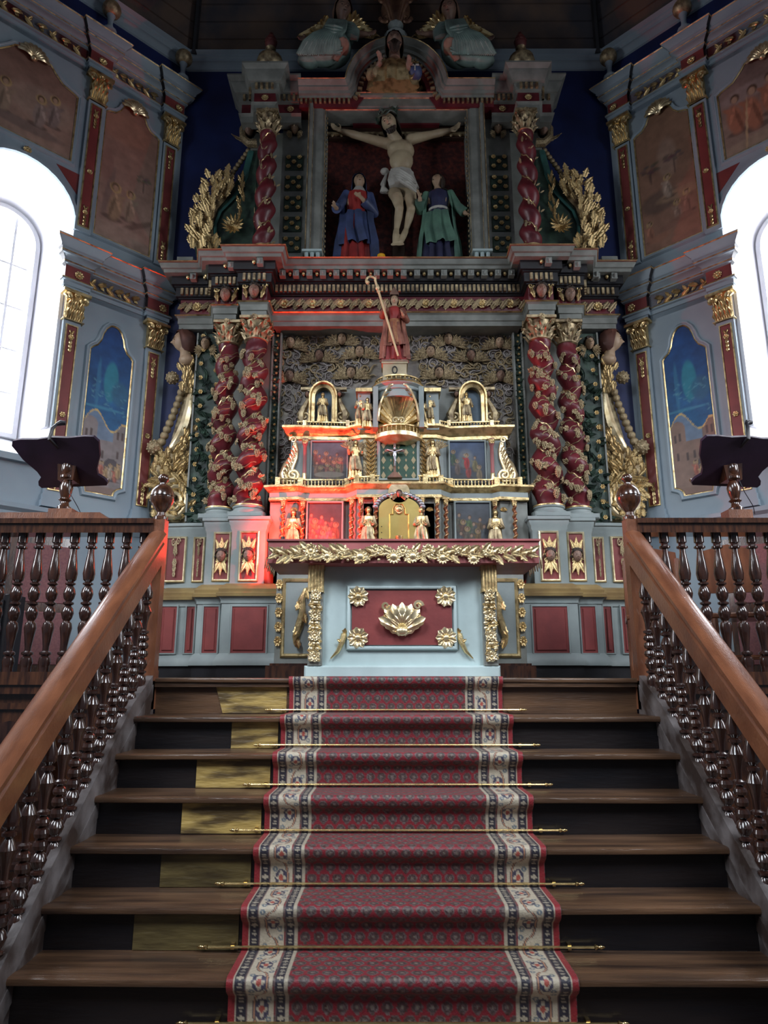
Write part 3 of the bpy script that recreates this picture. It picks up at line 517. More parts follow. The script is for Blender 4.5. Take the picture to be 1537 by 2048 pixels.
for s in (-1, 1):
    nm = 'left' if s < 0 else 'right'; xr = s*1.675
    N = thing('newel_post', 'square wooden newel post with ball finial at the top of the %s stair rail' % nm, 'post', (xr, 4.9, FZ))
    part('post', MB().box(xr-.045, xr+.045, 4.855, 4.945, 1.40, 2.70).box(xr-.05, xr+.05, 4.85, 4.95, FZ-.02, FZ+.05), WOOD if 0 else WOODR, N)
    part('finial', MB().lathe([(.05, 2.70), (.05, 2.72), (.03, 2.735), (.028, 2.755), (.055, 2.79), (.080, 2.83), (.084, 2.862), (.078, 2.866), (.078, 2.872), (.084, 2.876), (.078, 2.91), (.05, 2.95), (.022, 2.965), (.02, 2.975), (.036, 2.995), (.038, 3.015), (.025, 3.035), (.002, 3.045)], 20, (xr, 4.9, 0)), WOOD, N)
    T = thing('stair_balustrade', 'sloping %s stair balustrade with broad reddish handrail and beaded turned balusters' % nm, 'balustrade', (xr, 4.9, FZ))
    # sloping handrail: top edge line z = zr(y)
    zr = lambda y: 2.575-.763*(4.84-y)
    prof = [(-.055, -.20), (-.055, -.07), (-.042, -.055), (-.042, -.045), (-.06, -.03), (-.062, .0), (-.04, .022), (0, .03), (.04, .022), (.062, 0), (.06, -.03), (.042, -.045), (.042, -.055), (.055, -.07), (.055, -.20)]
    v = []
    for y in (4.86, 2.3): v += [(xr+a*1.0, y, zr(y)+b) for a, b in prof]
    k = len(prof); part('handrail', MB().add(v, [(j, (j+1) % k, k+(j+1) % k, k+j) for j in range(k)]+[tuple(range(k)), tuple(range(k, 2*k))[::-1]]), WOODR, T)
    v = []
    for y in (4.86, 2.3): v += [(xr+a, y, zr(y)-1.08+b) for a, b in ((-.05, -.05), (-.05, .05), (.05, .05), (.05, -.05))]
    part('bottom_rail', MB().add(v, [(j, (j+1) % 4, 4+(j+1) % 4, 4+j) for j in range(4)]+[(0, 1, 2, 3), (7, 6, 5, 4)]), WOODL, T)
    for j in range(16):
        y = 4.74-.15*j; M = Matrix.Translation((xr, y, zr(y)-1.0)); b_ = obj('baluster', BM2, None, T, M)
        obj('block', BLK, None, b_, M)
    xe = s*3.4; x0, x1 = sorted((xr+s*.03, xe))
    L = thing('landing_balustrade', 'level %s balustrade on the sanctuary edge with turned balusters' % nm, 'balustrade', (xr+s*.8, 4.93, FZ))
    mb = MB(); mb.box(x0, x1, 4.83, 5.03, 2.665, 2.70); mb.box(x0, x1, 4.85, 5.01, 2.60, 2.665); part('top_rail', mb, WOOD, L); part('bottom_rail', MB().box(x0, x1, 4.86, 5.0, 1.56, 1.645), WOOD, L)
    for j in range(13):
        x = xr+s*(.115+.124*j); obj('baluster', BM, None, L, Matrix.Translation((x, 4.93, 1.64)) @ Matrix.Rotation(.3*j, 4, 'Z'))
# ---------------------------------------------------------------- lecterns with microphones on the level rails
def lectern(s):
    nm = 'left' if s < 0 else 'right'; px = 130 if s < 0 else 1471; Y = 4.93; x = at(px, 1000, Y)[0]
    if s < 0:
        x0, x1 = at(8, 1035, 4.93)[0], at(226, 1035, 4.93)[0]; solo('plank', MB().prism([(x0, 2.745), (x0+.02, 2.702), (x1, 2.702), (x1-.06, 2.745)], 4.84, 5.10), WOODR, 'light brown wooden plank lying under the left lectern', 'plank', org=(x, 4.95, 2.702)); zb = 2.746
    else: zb = 2.701
    T = thing('lectern', 'turned wooden lectern with dark scalloped desk on the %s rail' % nm, 'lectern', (x, Y, zb))
    part('foot', MB().box(x-.085, x+.085, Y-.06, Y+.06, zb, zb+.035 if s < 0 else zb+.07), WOODR, T); zb += .035 if s < 0 else .07
    H = 3.03-zb; part('post', MB().lathe([(.05, zb), (.05, zb+.02), (.032, zb+.035), (.028, zb+.06), (.045, zb+.075), (.03, zb+.09), (.042, zb+.13), (.048, zb+.17), (.036, zb+.21), (.026, zb+.225), (.048, zb+.24), (.048, zb+.255), (.03, zb+.265), (.045, zb+.29), (.045, zb+.34), (.03, zb+.36)], 16, (x, Y, 0)), WOOD, T)
    part('bracket', MB().prism([(x-.055, 3.0), (x+.055, 3.0), (x+.07, 3.13), (x-.07, 3.13)], Y-.03, Y+.09), WOOD, T)
    h = [(a_, b_*1.2) for a_, b_ in [(.26, 0), (.275, .02), (.262, .05), (.225, .08), (.235, .12), (.27, .17), (.30, .21), (.32, .27), (.335, .31), (.31, .345), (.24, .35), (.12, .345), (0, .355)]]
    out = [(a, b) for a, b in h]+[(-a, b) for a, b in h[::-1][1:]]
    th = math.radians(50); M = Matrix.Translation((x, Y+.12, 2.99)) @ Matrix.Rotation(math.radians(8*s), 4, 'Z') @ Matrix.Rotation(th, 4, 'X')
    d = MB(M); d.prism(out, 0, .022); part('desk', d, PURP, T); part('book_ledge', MB(M).box(-.26, .26, .02, .06, 0, .02), WOOD, T)
    tp = M @ Vector((0, .01, .42)); p = [(x+.02, Y+.05, 3.10), (x, Y-.02, 3.17), tuple(tp+Vector((-.01, -.03, -.02))), tuple(tp+Vector((0, -.02, .06))), tuple(tp+Vector((.01, .01, .10)))]
    K = thing('microphone', 'black gooseneck microphone clipped on the %s lectern' % nm, 'microphone', tuple(tp)); part('stem', MB().tube(p, [.008, .009, .014, .013, .010], 8), PLASTIC, K)
    part('head', MB().tube([p[-1], tuple(Vector(p[-1])+Vector((.02, .02, .02))), tuple(Vector(p[-1])+Vector((.05, .03, .022)))], [.012, .02, .016], 10), PLASTIC, K)
    part('cable', MB().tube([p[0], (x+.03, Y-.02, 3.02), (x+.05, Y-.05, 2.9), (x+.11, Y-.03, 2.80), (x+.13, Y, 2.75)], .003, 5), PLASTIC, K)
for s in (-1, 1): lectern(s)
# ---------------------------------------------------------------- altar table
ax = A-.003
def altar():
    T = thing('altar', 'pale blue altar with dark red top slab and gilded flower garland', 'altar', (ax, 5.2, FZ))
    xl, xr_ = at(609, 1340, 5.08)[0], at(1001, 1340, 5.08)[0]; b0, b1 = at(628, 1300, 5.12)[0], at(988, 1300, 5.12)[0]; s0, s1 = at(536.5, 1100, 4.95)[0], at(1078, 1100, 4.95)[0]
    zs0, zs1 = zz(1126, 4.95), zz(1080, 4.95)
    part('plinth', MB().bev(xl, xr_, 5.06, 5.55, FZ, FZ+.085, .012), ALT, T); part('body', MB().box(b0, b1, 5.12, 5.5, FZ+.085, zs0), ALT, T)
    sl = MB(); sl.box(s0, s1, 4.95, 5.52, zs0, zs1); sl.box(s0-.012, s1+.012, 4.935, 5.53, zs1-.008, zs1+.006); part('slab', sl, PINK, T)
    g0 = at(704, 1250, 5.1)[0]; g1 = at(905, 1250, 5.1)[0]; z0, z1 = zz(1290, 5.11), zz(1181, 5.11)
    pn = part('front_panel', MB().box(g0, g1, 5.105, 5.13, z0, z1), RED, T, 'dark red front panel')
    part('moulding', MB(Matrix.Translation((0, 5.12, 0))).frame([(g0-.012, z0-.01), (g1+.012, z0-.01), (g1+.012, z1+.01), (g0-.012, z1+.01)], [(0, .0), (0, .03), (.008, .035), (.02, .03), (.028, .0)]), ALT, pn)
    for x in (g0+.045, g1-.045):
        for z in (z0+.05, z1-.045): part('gilded_rosette', MB().rose((x, 5.10, z), (0, -1, 0), .085, 9, 1), GOLDB, T)
    g = MB(); c = ((g0+g1)/2, 5.10, (z0+z1)/2+.02)
    for k in range(7): a = math.radians(-66+22*k); g.leaf((c[0], 5.095, c[2]-.10), (math.sin(a), -.15, math.cos(a)), (0, -1, 0), .215, .085, .1, 0, 8, .2)
    for s in (-1, 1):
        g.spiral((c[0]+s*.115, 5.07, c[2]+.06), (1, 0, 0), (0, 0, 1), .035, 1.3, .015, 0, 6, 12, 0, s); g.leaf((c[0]+s*.02, 5.08, c[2]-.13), (s*.9, 0, .6), (0, -1, 0), .17, .08, .2, 3); g.leaf((c[0]+s*.05, 5.07, c[2]-.09), (s*.9, 0, 1.1), (0, -1, 0), .15, .07, .3, 2)
    g.ell((c[0], 5.07, c[2]-.12), .05, .035, .035, 10, 7); part('gilded_shell', g, GOLDB, T, 'gilded carved shell')
    for s in (-1, 1):                          # small side leaves
        xx = at(676 if s < 0 else 932, 1290, 5.1)[0]; g = MB(); P = [(xx-s*.045, 5.10, zz(1268, 5.1)), (xx-s*.03, 5.09, zz(1285, 5.1)), (xx, 5.09, zz(1303, 5.1)), (xx+s*-.0+(-s)*-.05, 5.10, zz(1317, 5.1))]
        g.tube(P, [.022, .02, .014, .004], 6); g.leaf(P[0], (-s*.2, 0, 1), (0, -1, 0), .05, .045, .3, 2); g.leaf(P[1], (s*.8, 0, .5), (0, -1, 0), .05, .03); part('gilded_sprig', g, GOLD, T)
        xa = at(631 if s < 0 else 981, 1200, 5.02)[0]; zt = zs0; zm = zz(1178, 5.03); zb_ = FZ+.085
        p = part('corner_pilaster', MB().box(xa-.05, xa+.05, 5.06, 5.15, zb_, zm), GREYD, T)
        f = MB()
        for k in range(5): f.lathe([(.014, zm-.02), (.014, zt)], 8, (xa-.044+.022*k, 5.045, 0))
        f.box(xa-.058, xa+.058, 5.045, 5.15, zt-.03, zt); f.box(xa-.055, xa+.055, 5.045, 5.15, zm-.02, zm+.01); part('fluted_bracket', f, GOLD, p)
        f = MB(); zc = zm-.04; k = 0
        while zc > zb_+.03:
            if k % 4 == 0: f.rose((xa+.0, 5.04, zc), (0, -1, 0), .045, 7, 2)
            for q_ in (-1, 1): f.leaf((xa, 5.055, zc), (q_*random.uniform(.5, 1), 0, random.uniform(-1, .2)), (0, -1, 0), .065, .05, .3, 2, 6); f.ell((xa+q_*random.uniform(.005, .035), 5.045, zc-.02), .016, .016, .016, 7, 5)
            zc -= .036; k += 1
        part('carved_flowers', f, GOLDB, p)
    # garland of single carved pieces across the slab
    random.seed(11); zc = (zs0+zs1)/2-.02; n = 44
    LV = MB().leaf((0, 0, 0), (0, 0, 1), (0, -1, 0), 1, .5, .22, 4, 10).mesh('garland_leaf'); RS = MB().rose((0, 0, 0), (0, -1, 0), 1, 8, 2).mesh('garland_rose'); SF = MB().rose((0, 0, 0), (0, -1, 0), 1, 12, 1).ell((0, -.12, 0), .5, .35, .5, 12, 8).mesh('garland_sunflower'); BR = MB().ell((0, 0, 0), 1, 1, 1, 8, 6).mesh('garland_berry')
    for m_ in (LV, RS, SF, BR): m_.materials.append(GOLDB)
    x = s0+.02
    for k in range(33):
        t = k/32; xx = s0+.09+(s1-s0-.18)*t; side = -1 if t < .5 else 1
        for j in range(2):
            a = random.uniform(.1, .9)*(1 if j else -1); L = random.uniform(.09, .14); zz_ = zc+random.uniform(-.01, .01)
            obj('garland_leaf', LV, None, T, basis((xx, 4.935, zz_), (side*random.uniform(.5, 1.1), -.1, a), (0, -1, 0), L, L, L))
        if 3 < k < 27 and k % 2: obj('garland_berry', BR, None, T, basis((xx+.02, 4.92, zc+random.choice((-1, 1))*.03), (0, 0, 1), (0, -1, 0), .012, .012, .012)); obj('garland_berry', BR, None, T, basis((xx-.01, 4.92, zc+random.choice((-1, 1))*.045), (0, 0, 1), (0, -1, 0), .012, .012, .012))
    for px, py, r, me in ((806, 1101, 14, RS), (770, 1100, 12, SF), (655, 1112, 13, SF), (622, 1101, 17, RS), (721, 1113, 17, SF), (751, 1099, 13, RS), (788, 1113, 17, SF), (826, 1112, 16, SF), (857, 1101, 16, RS), (886, 1115, 15, SF), (948, 1117, 14, SF), (978, 1101, 14, RS), (912, 1099, 11, RS), (684, 1099, 12, RS), (596, 1097, 9, RS), (1003, 1100, 9, RS)):
        X_, Z_ = at(px, py, 4.92); r *= 5/1409; obj('garland_rose' if me is RS else 'garland_sunflower', me, None, T, basis((X_, 4.925, Z_), (0, 0, 1), (0, -1, 0), r, r, r))
    for s in (-1, 1):
        for k in range(7): obj('garland_leaf', LV, None, T, basis(((s0 if s < 0 else s1)+s*.012, 4.98+.07*k, zs0+.04), (0, .7, (-.6 if k % 2 else -1)), (s, 0, 0), .1, .1, .1))
altar()
# ---------------------------------------------------------------- carved pieces shared as mesh data
def proto(name, mb, m, ang=42):
    me = mb.mesh(name, ang); me.materials.append(m); return me
LEAF = proto('acanthus', MB().leaf((0, 0, 0), (0, 0, 1), (0, -1, 0), 1, .5, .25, 4, 10), GOLD)
LEAFD = proto('acanthus', MB().leaf((0, 0, 0), (0, 0, 1), (0, -1, 0), 1, .5, .25, 4, 10), GOLDD)
VLEAF = MB()
for a_, l_ in ((0, 1), (55, .85), (-55, .85), (110, .6), (-110, .6)): VLEAF.leaf((0, 0, 0), (math.sin(math.radians(a_)), 0, math.cos(math.radians(a_))), (0, -1, 0), l_*.6, .42, -.1, 2, 6, .2)
VLEAF = proto('vine_leaf', VLEAF, GOLDD)
GRP = MB()
for r_, z_, k_ in ((.34, 0, 6), (.42, -.25, 7), (.38, -.52, 6), (.27, -.8, 5), (.12, -1.0, 3)):
    for i_ in range(k_): a_ = 2*math.pi*i_/k_+z_*3; GRP.ell((r_*math.cos(a_), r_*math.sin(a_)*.8, z_), .17, .17, .17, 6, 4)
GRP = proto('grape_bunch', GRP, GOLDD)
FLOW = proto('flower', MB().rose((0, 0, 0), (0, -1, 0), 1, 6), GOLD)
ROSB = proto('rosette', MB().rose((0, 0, 0), (0, -1, 0), 1, 10, 2), GOLD)
CURLS = []
for hd in (1, -1):
    g_ = MB(); g_.spiral((0, 0, 0), (1, 0, 0), (0, 0, 1), 1, 2.1, .22, 0, 6, 12, -.4, hd)
    g_.tube([(1, 0, 0), (1.05, 0, -hd*.5), (1.4, 0, -hd*1.1), (2.0, 0, -hd*1.3)], [.22, .2, .17, .06], 6); CURLS.append(g_)
CURL = [proto('cloud_curl', g_, CLOUD) for g_ in CURLS]; CURLG = [proto('gilded_curl', g_, GOLDD) for g_ in CURLS]
WING = MB()
for k_ in range(7): a_ = math.radians(12+13*k_); WING.leaf((0, -.02*k_, 0), (math.cos(a_), 0, math.sin(a_)-.45), (0, -1, 0), 1-.07*k_, .26, .05, 1, 5, .05)
for k_ in range(5): a_ = math.radians(20+15*k_); WING.leaf((0, -.08, 0), (math.cos(a_), 0, math.sin(a_)-.45), (0, -1, 0), .5, .22, .1, 1, 4, .1)
WING = proto('wing', WING, GOLDD)
def head(mb, c, h, R=None, beard=0, n=22, m=18):
    """life-like head: h = chin to crown, face towards local -Y"""
    v = []; R = R or Matrix.Identity(3); G = lambda x, x0, s: math.exp(-((x-x0)/s)**2)
    for j in range(m+1):
        b = -math.pi/2+math.pi*j/m
        for i in range(n):
            a = 2*math.pi*i/n-math.pi/2; x, y, z = math.cos(b)*math.cos(a), math.cos(b)*math.sin(a), math.sin(b)
            fr = max(0, -y); X_ = x*(.36-.08*max(0, -z)); Y_ = y*.44+(.04*max(0, -z) if y < 0 else 0); Z_ = z*.5
            if fr > .1:
                Y_ -= fr*(.17*G(x, 0, .12)*G(z, -.16, .15)+.03*G(x, 0, .22)*G(z, -.5, .07)+.03*G(x, 0, .2)*G(z, -.62, .08)+.04*G(x, 0, .3)*G(z, -.85, .15)+.025*G(z, .22, .09)); Y_ += fr*.085*(G(abs(x), .36, .15)*G(z, .06, .11))
                Y_ -= fr*.03*G(abs(x), .5, .2)*G(z, -.3, .2)
            v.append(tuple(Vector(c)+R @ Vector((X_, Y_, Z_))*h))
    f = [(j*n+i, j*n+(i+1) % n, (j+1)*n+(i+1) % n, (j+1)*n+i) for j in range(m) for i in range(n)]; mb.add(v, f)
    for s in (-1, 1): mb.ell(tuple(Vector(c)+R @ Vector((s*.345, .03, -.02))*h), .03*h, .06*h, .10*h, 6, 5)
    return mb
def hair(mb, c, h, R=None, long=.0, back=1., n=22, m=14, top=1.06, fringe=.28):
    R = R or Matrix.Identity(3); v = []
    for j in range(m+1):
        t = j/m
        for i in range(n+1):
            a = math.radians(-90+50*(1-min(1, t*1.4)*.0)) if 0 else math.pi*2*i/n-math.pi/2; fy = -math.sin(a)   # 1 = front
            bmin = -.75 if fy < -.0 else -.75+1.3*min(1, max(0, (fy-.05)/.55)); b = math.pi/2-(math.pi/2-bmin)*t if not (fy > .6) else math.pi/2-(math.pi/2-max(bmin, fringe*2.1))*t
            k = top+.05*math.sin(9*a+6*b); x, y, z = math.cos(b)*math.cos(a), math.cos(b)*math.sin(a), math.sin(b); z2 = z*.5*k-(long*t*t if fy < .35 else 0)
            v.append(tuple(Vector(c)+R @ Vector((x*.40*k, y*.46*k+.02, z2))*h))
    return mb.add(v, [(j*(n+1)+i, j*(n+1)+i+1, (j+1)*(n+1)+i+1, (j+1)*(n+1)+i) for j in range(m) for i in range(n)])
def face(mb, c, h, R=None):
    R = R or Matrix.Identity(3); V = lambda x, y, z: tuple(Vector(c)+R @ Vector((x, y, z))*h)
    for s in (-1, 1):
        mb.ell(V(s*.135, -.375, .015), .052*h, .03*h, .028*h, 8, 5, R); mb.tube([V(s*.05, -.435, .085), V(s*.14, -.42, .11), V(s*.22, -.35, .085)], .014*h, 4)
    mb.ell(V(0, -.445, -.245), .085*h, .02*h, .018*h, 8, 5, R); mb.ell(V(0, -.455, -.125), .05*h, .03*h, .012*h, 8, 5, R); return mb
HEADM = MB(); head(HEADM, (0, 0, 0), 1, None, 0, 18, 16); HEADM.m = 1; face(HEADM, (0, 0, 0), 1); HEADM = proto('head', HEADM, SKIN); HEADM.materials.append(HAIR)
HEADD = HEADM.copy(); HEADD.materials.clear(); HEADD.materials.append(SKIND); HEADD.materials.append(HAIR)
HAIRM = MB(); hair(HAIRM, (0, 0, 0), 1, None, .12)
for k_ in range(26):
    a_ = random.uniform(0, 2*math.pi); b_ = random.uniform(-.3, 1.4)
    if math.sin(a_) < -.3 and b_ < .55: b_ = .7
    HAIRM.ell((.40*math.cos(b_)*math.cos(a_), .44*math.cos(b_)*math.sin(a_), .5*math.sin(b_)), .11, .11, .11, 6, 4)
HAIRM = proto('hair', HAIRM, HAIR)
def cherub(par, x, y, z, h, wing=1.6, up=0, wm=None, nm='cherub_head', dark=False, wz=0.):
    o = obj(nm, HEADD if dark else HEADM, None, par, Matrix.Translation((x, y, z)) @ Matrix.Diagonal((h, h, h, 1)))
    obj('hair', HAIRM, None, o, Matrix.Translation((x, y+.06*h, z+.03*h)) @ Matrix.Diagonal((h*1.08, h, h*1.05, 1)))
    if wing:
        for s in (-1, 1):
            M = Matrix.Translation((x+s*.3*h, y+.15*h, z-.35*h+wz)) @ Matrix.Rotation(s*-up, 4, 'Y') @ Matrix.Diagonal((s*h*wing, h, h*wing, 1)); obj('wing', wm or WING, None, o, M)
    return o
# ---------------------------------------------------------------- main retable
RT = thing('retable', 'tall carved altarpiece with twisted burgundy vine columns, gilt foliage and blue-grey cornices', 'altarpiece', (A, 6.5, FZ))
def full(half): return [(A-h, y) for h, y in half]+[(A+h, y) for h, y in half[::-1]]
def RP(name, mb, m, label=None, kind=None): return part(name, mb, m, RT, label, kind)
def hs(px, py, Y): return HX(px, py, Y)
Y1, Y2, Y3 = 6.30, 6.38, 6.60               # socle fronts: inner, outer, side
so = [(hs(318, 1260, Y3), 6.97), (hs(318, 1260, Y3), Y3+.02), (hs(392, 1260, Y3), Y3), (hs(392, 1260, Y2), Y2), (hs(441, 1260, Y2), Y2), (hs(441, 1260, Y1), Y1), (hs(551, 1260, Y1), Y1), (hs(551, 1260, Y1), 6.9)]
def Z1(py): return zz(py, Y1)
RP('dark_plinth', MB().plan(full(so), [(.02, FZ), (.02, Z1(1331)), (0, Z1(1331))]), BLACK)
RP('socle', MB().plan(full(so), [(.0, Z1(1331)), (.05, Z1(1331)), (.05, Z1(1322)), (.03, Z1(1314)), (.02, Z1(1310)), (0, Z1(1306)), (0, Z1(1208)), (.01, Z1(1206)), (.01, Z1(1200)), (.03, Z1(1193)), (.0, Z1(1192))]), GREY)
RP('ochre_moulding', MB().plan(full(so), [(.0, Z1(1193)), (.05, Z1(1193)), (.055, Z1(1187)), (.03, Z1(1184)), (.035, Z1(1178)), (.0, Z1(1170)), (-.03, Z1(1166)), (-.3, Z1(1166))]), OCHRE)
for s in (-1, 1):
    for a, b, Y, lb in ((463, 533, Y1, 0), (406, 436, Y2, 0), (372, 388, Y3, 0), (322, 352, Y3, 0)):
        xa, xb = sorted((A+s*hs(a, 1260, Y), A+s*hs(b, 1260, Y))); z0, z1 = zz(1306, Y), zz(1213, Y)
        p = RP('red_panel', MB().box(xa, xb, Y-.004, Y, z0, z1).bev(xa+.02, xb-.02, Y-.016, Y-.003, z0+.02, z1-.02, .008), RED)
        part('panel_moulding', MB(Matrix.Translation((0, Y, 0))).frame([(xa, z0), (xb, z0), (xb, z1), (xa, z1)], [(0, 0), (0, .012), (.012, .012), (.016, 0)]), GREY, p)
P1, P2, P3 = 6.37, 6.44, 6.66
pe = [(hs(326, 1110, P3), 6.97), (hs(318, 1110, P3), P3+.03), (hs(378, 1110, P3), P3), (hs(411, 1110, P3), P3), (hs(411, 1110, P2), P2), (hs(462, 1110, P2), P2), (hs(462, 1110, P1), P1), (hs(530, 1110, P1), P1), (hs(530, 1110, P1), 6.9)]
Z2 = lambda py: zz(py, P1)
RP('pedestal_tier', MB().plan(full(pe), [(0, Z2(1168)), (0, Z2(1062)), (.012, Z2(1058)), (.012, Z2(1053)), (.03, Z2(1046)), (.03, Z2(1042)), (.045, Z2(1040)), (.045, Z2(1034)), (-.4, Z2(1033))]), GREY)
MASKW = MB()
for a_ in (60, 90, 120): MASKW.leaf((0, 0, .2), (math.cos(math.radians(a_)), 0, math.sin(math.radians(a_))), (0, -1, 0), 1.5, .55, .1, 2, 8)
for a_ in (60, 90, 120): MASKW.leaf((0, 0, -.2), (math.cos(math.radians(a_)), 0, -math.sin(math.radians(a_))), (0, -1, 0), 1.5, .55, .1, 2, 8)
MASKW.rose((0, .05, 0), (0, -1, 0), .75, 9); MASKW = proto('panel_wings', MASKW, GOLD)
DROP = MB()
for s_ in (-1, 1): DROP.spiral((s_*.28, 0, .95), (1, 0, 0), (0, 0, 1), .25, 1.3, .07, 0, 6, 10, 0, s_); DROP.leaf((0, 0, .95), (s_*.3, 0, -1), (0, -1, 0), .9, .3, .1, 1)
DROP.leaf((0, 0, .9), (0, 0, -1), (0, -1, 0), 1., .35, .1, 1)
for k_ in range(3): DROP.rose((0, -.05, -.2-.3*k_), (0, -1, 0), .28-.04*k_, 6)
DROP = proto('hanging_ornament', DROP, GOLDD)
for s in (-1, 1):
    for a, b, y0, y1, Y, kind in ((480, 516, 1161, 1064, P1, 'm'), (428, 460, 1161, 1066, P2, 'm'), (388, 408, 1163, 1076, P3, 'd'), (332, 371, 1163, 1075, P3, 'd')):
        xa, xb = sorted((A+s*hs(a, 1110, Y), A+s*hs(b, 1110, Y))); z0, z1 = zz(y0, Y), zz(y1, Y); xm, zm = (xa+xb)/2, (z0+z1)/2; W_, H_ = xb-xa, z1-z0
        p = RP('panel', MB().box(xa, xb, Y-.005, Y, z0, z1), RED, 'dark red panel with gilt frame')
        part('gilt_frame', MB(Matrix.Translation((0, Y, 0))).frame([(xa, z0), (xb, z0), (xb, z1), (xa, z1)], [(-.012, .005), (-.01, .016), (0, .018), (.008, .012), (.01, 0)]), GOLDB, p)
        if kind == 'm':
            obj('panel_wings', MASKW, None, p, Matrix.Translation((xm, Y-.02, zm)) @ Matrix.Diagonal((W_*.62, .06, H_*.28, 1)))
            h = H_*.26; obj('mask_head', HEADD, None, p, Matrix.Translation((xm, Y-.04, zm)) @ Matrix.Diagonal((h, h*.7, h, 1))); obj('hair', HAIRM, None, p, Matrix.Translation((xm, Y-.03, zm+.01)) @ Matrix.Diagonal((h*1.15, h*.7, h*1.05, 1)))
        else: obj('hanging_ornament', DROP, None, p, Matrix.Translation((xm, Y-.02, zm)) @ Matrix.Diagonal((W_*.45, .05, H_*.42, 1)))
# ---- columns
def capital(mb, x, y, z0, h, r):
    mb.lathe([(r, z0), (r*1.1, z0+.03*h), (r*1.1, z0+.07*h), (r*.92, z0+.1*h), (r*.95, z0+.5*h), (r*1.25, z0+.85*h)], 14, (x, y, 0))
    k = r*1.35; mb.box(x-k, x+k, y-k, y+k, z0+.88*h, z0+h)
    for row, (zo, L_, of) in enumerate(((.1, .42, 0), (.36, .45, .5))):
        for i in range(9):
            a = 2*math.pi*(i+of)/9; d = (math.cos(a), math.sin(a)); mb.leaf((x+d[0]*r*.98, y+d[1]*r*.98, z0+zo*h), (d[0]*.18, d[1]*.18, 1), (d[0], d[1], 0), L_*h, r*.85, .55, 2, 6)
    for i in range(4):
        a = math.pi/4+i*math.pi/2; d = Vector((math.cos(a), math.sin(a), 0)); mb.spiral(Vector((x, y, z0+.74*h))+d*r*1.45, d, (0, 0, 1), .14*h, 1.5, r*.12, 0, 5, 8)
    for i in range(4):
        a = i*math.pi/2; mb.rose((x+math.cos(a)*r*1.4, y+math.sin(a)*r*1.4, z0+.9*h), (math.cos(a), math.sin(a), 0), r*.35, 5)
    return mb
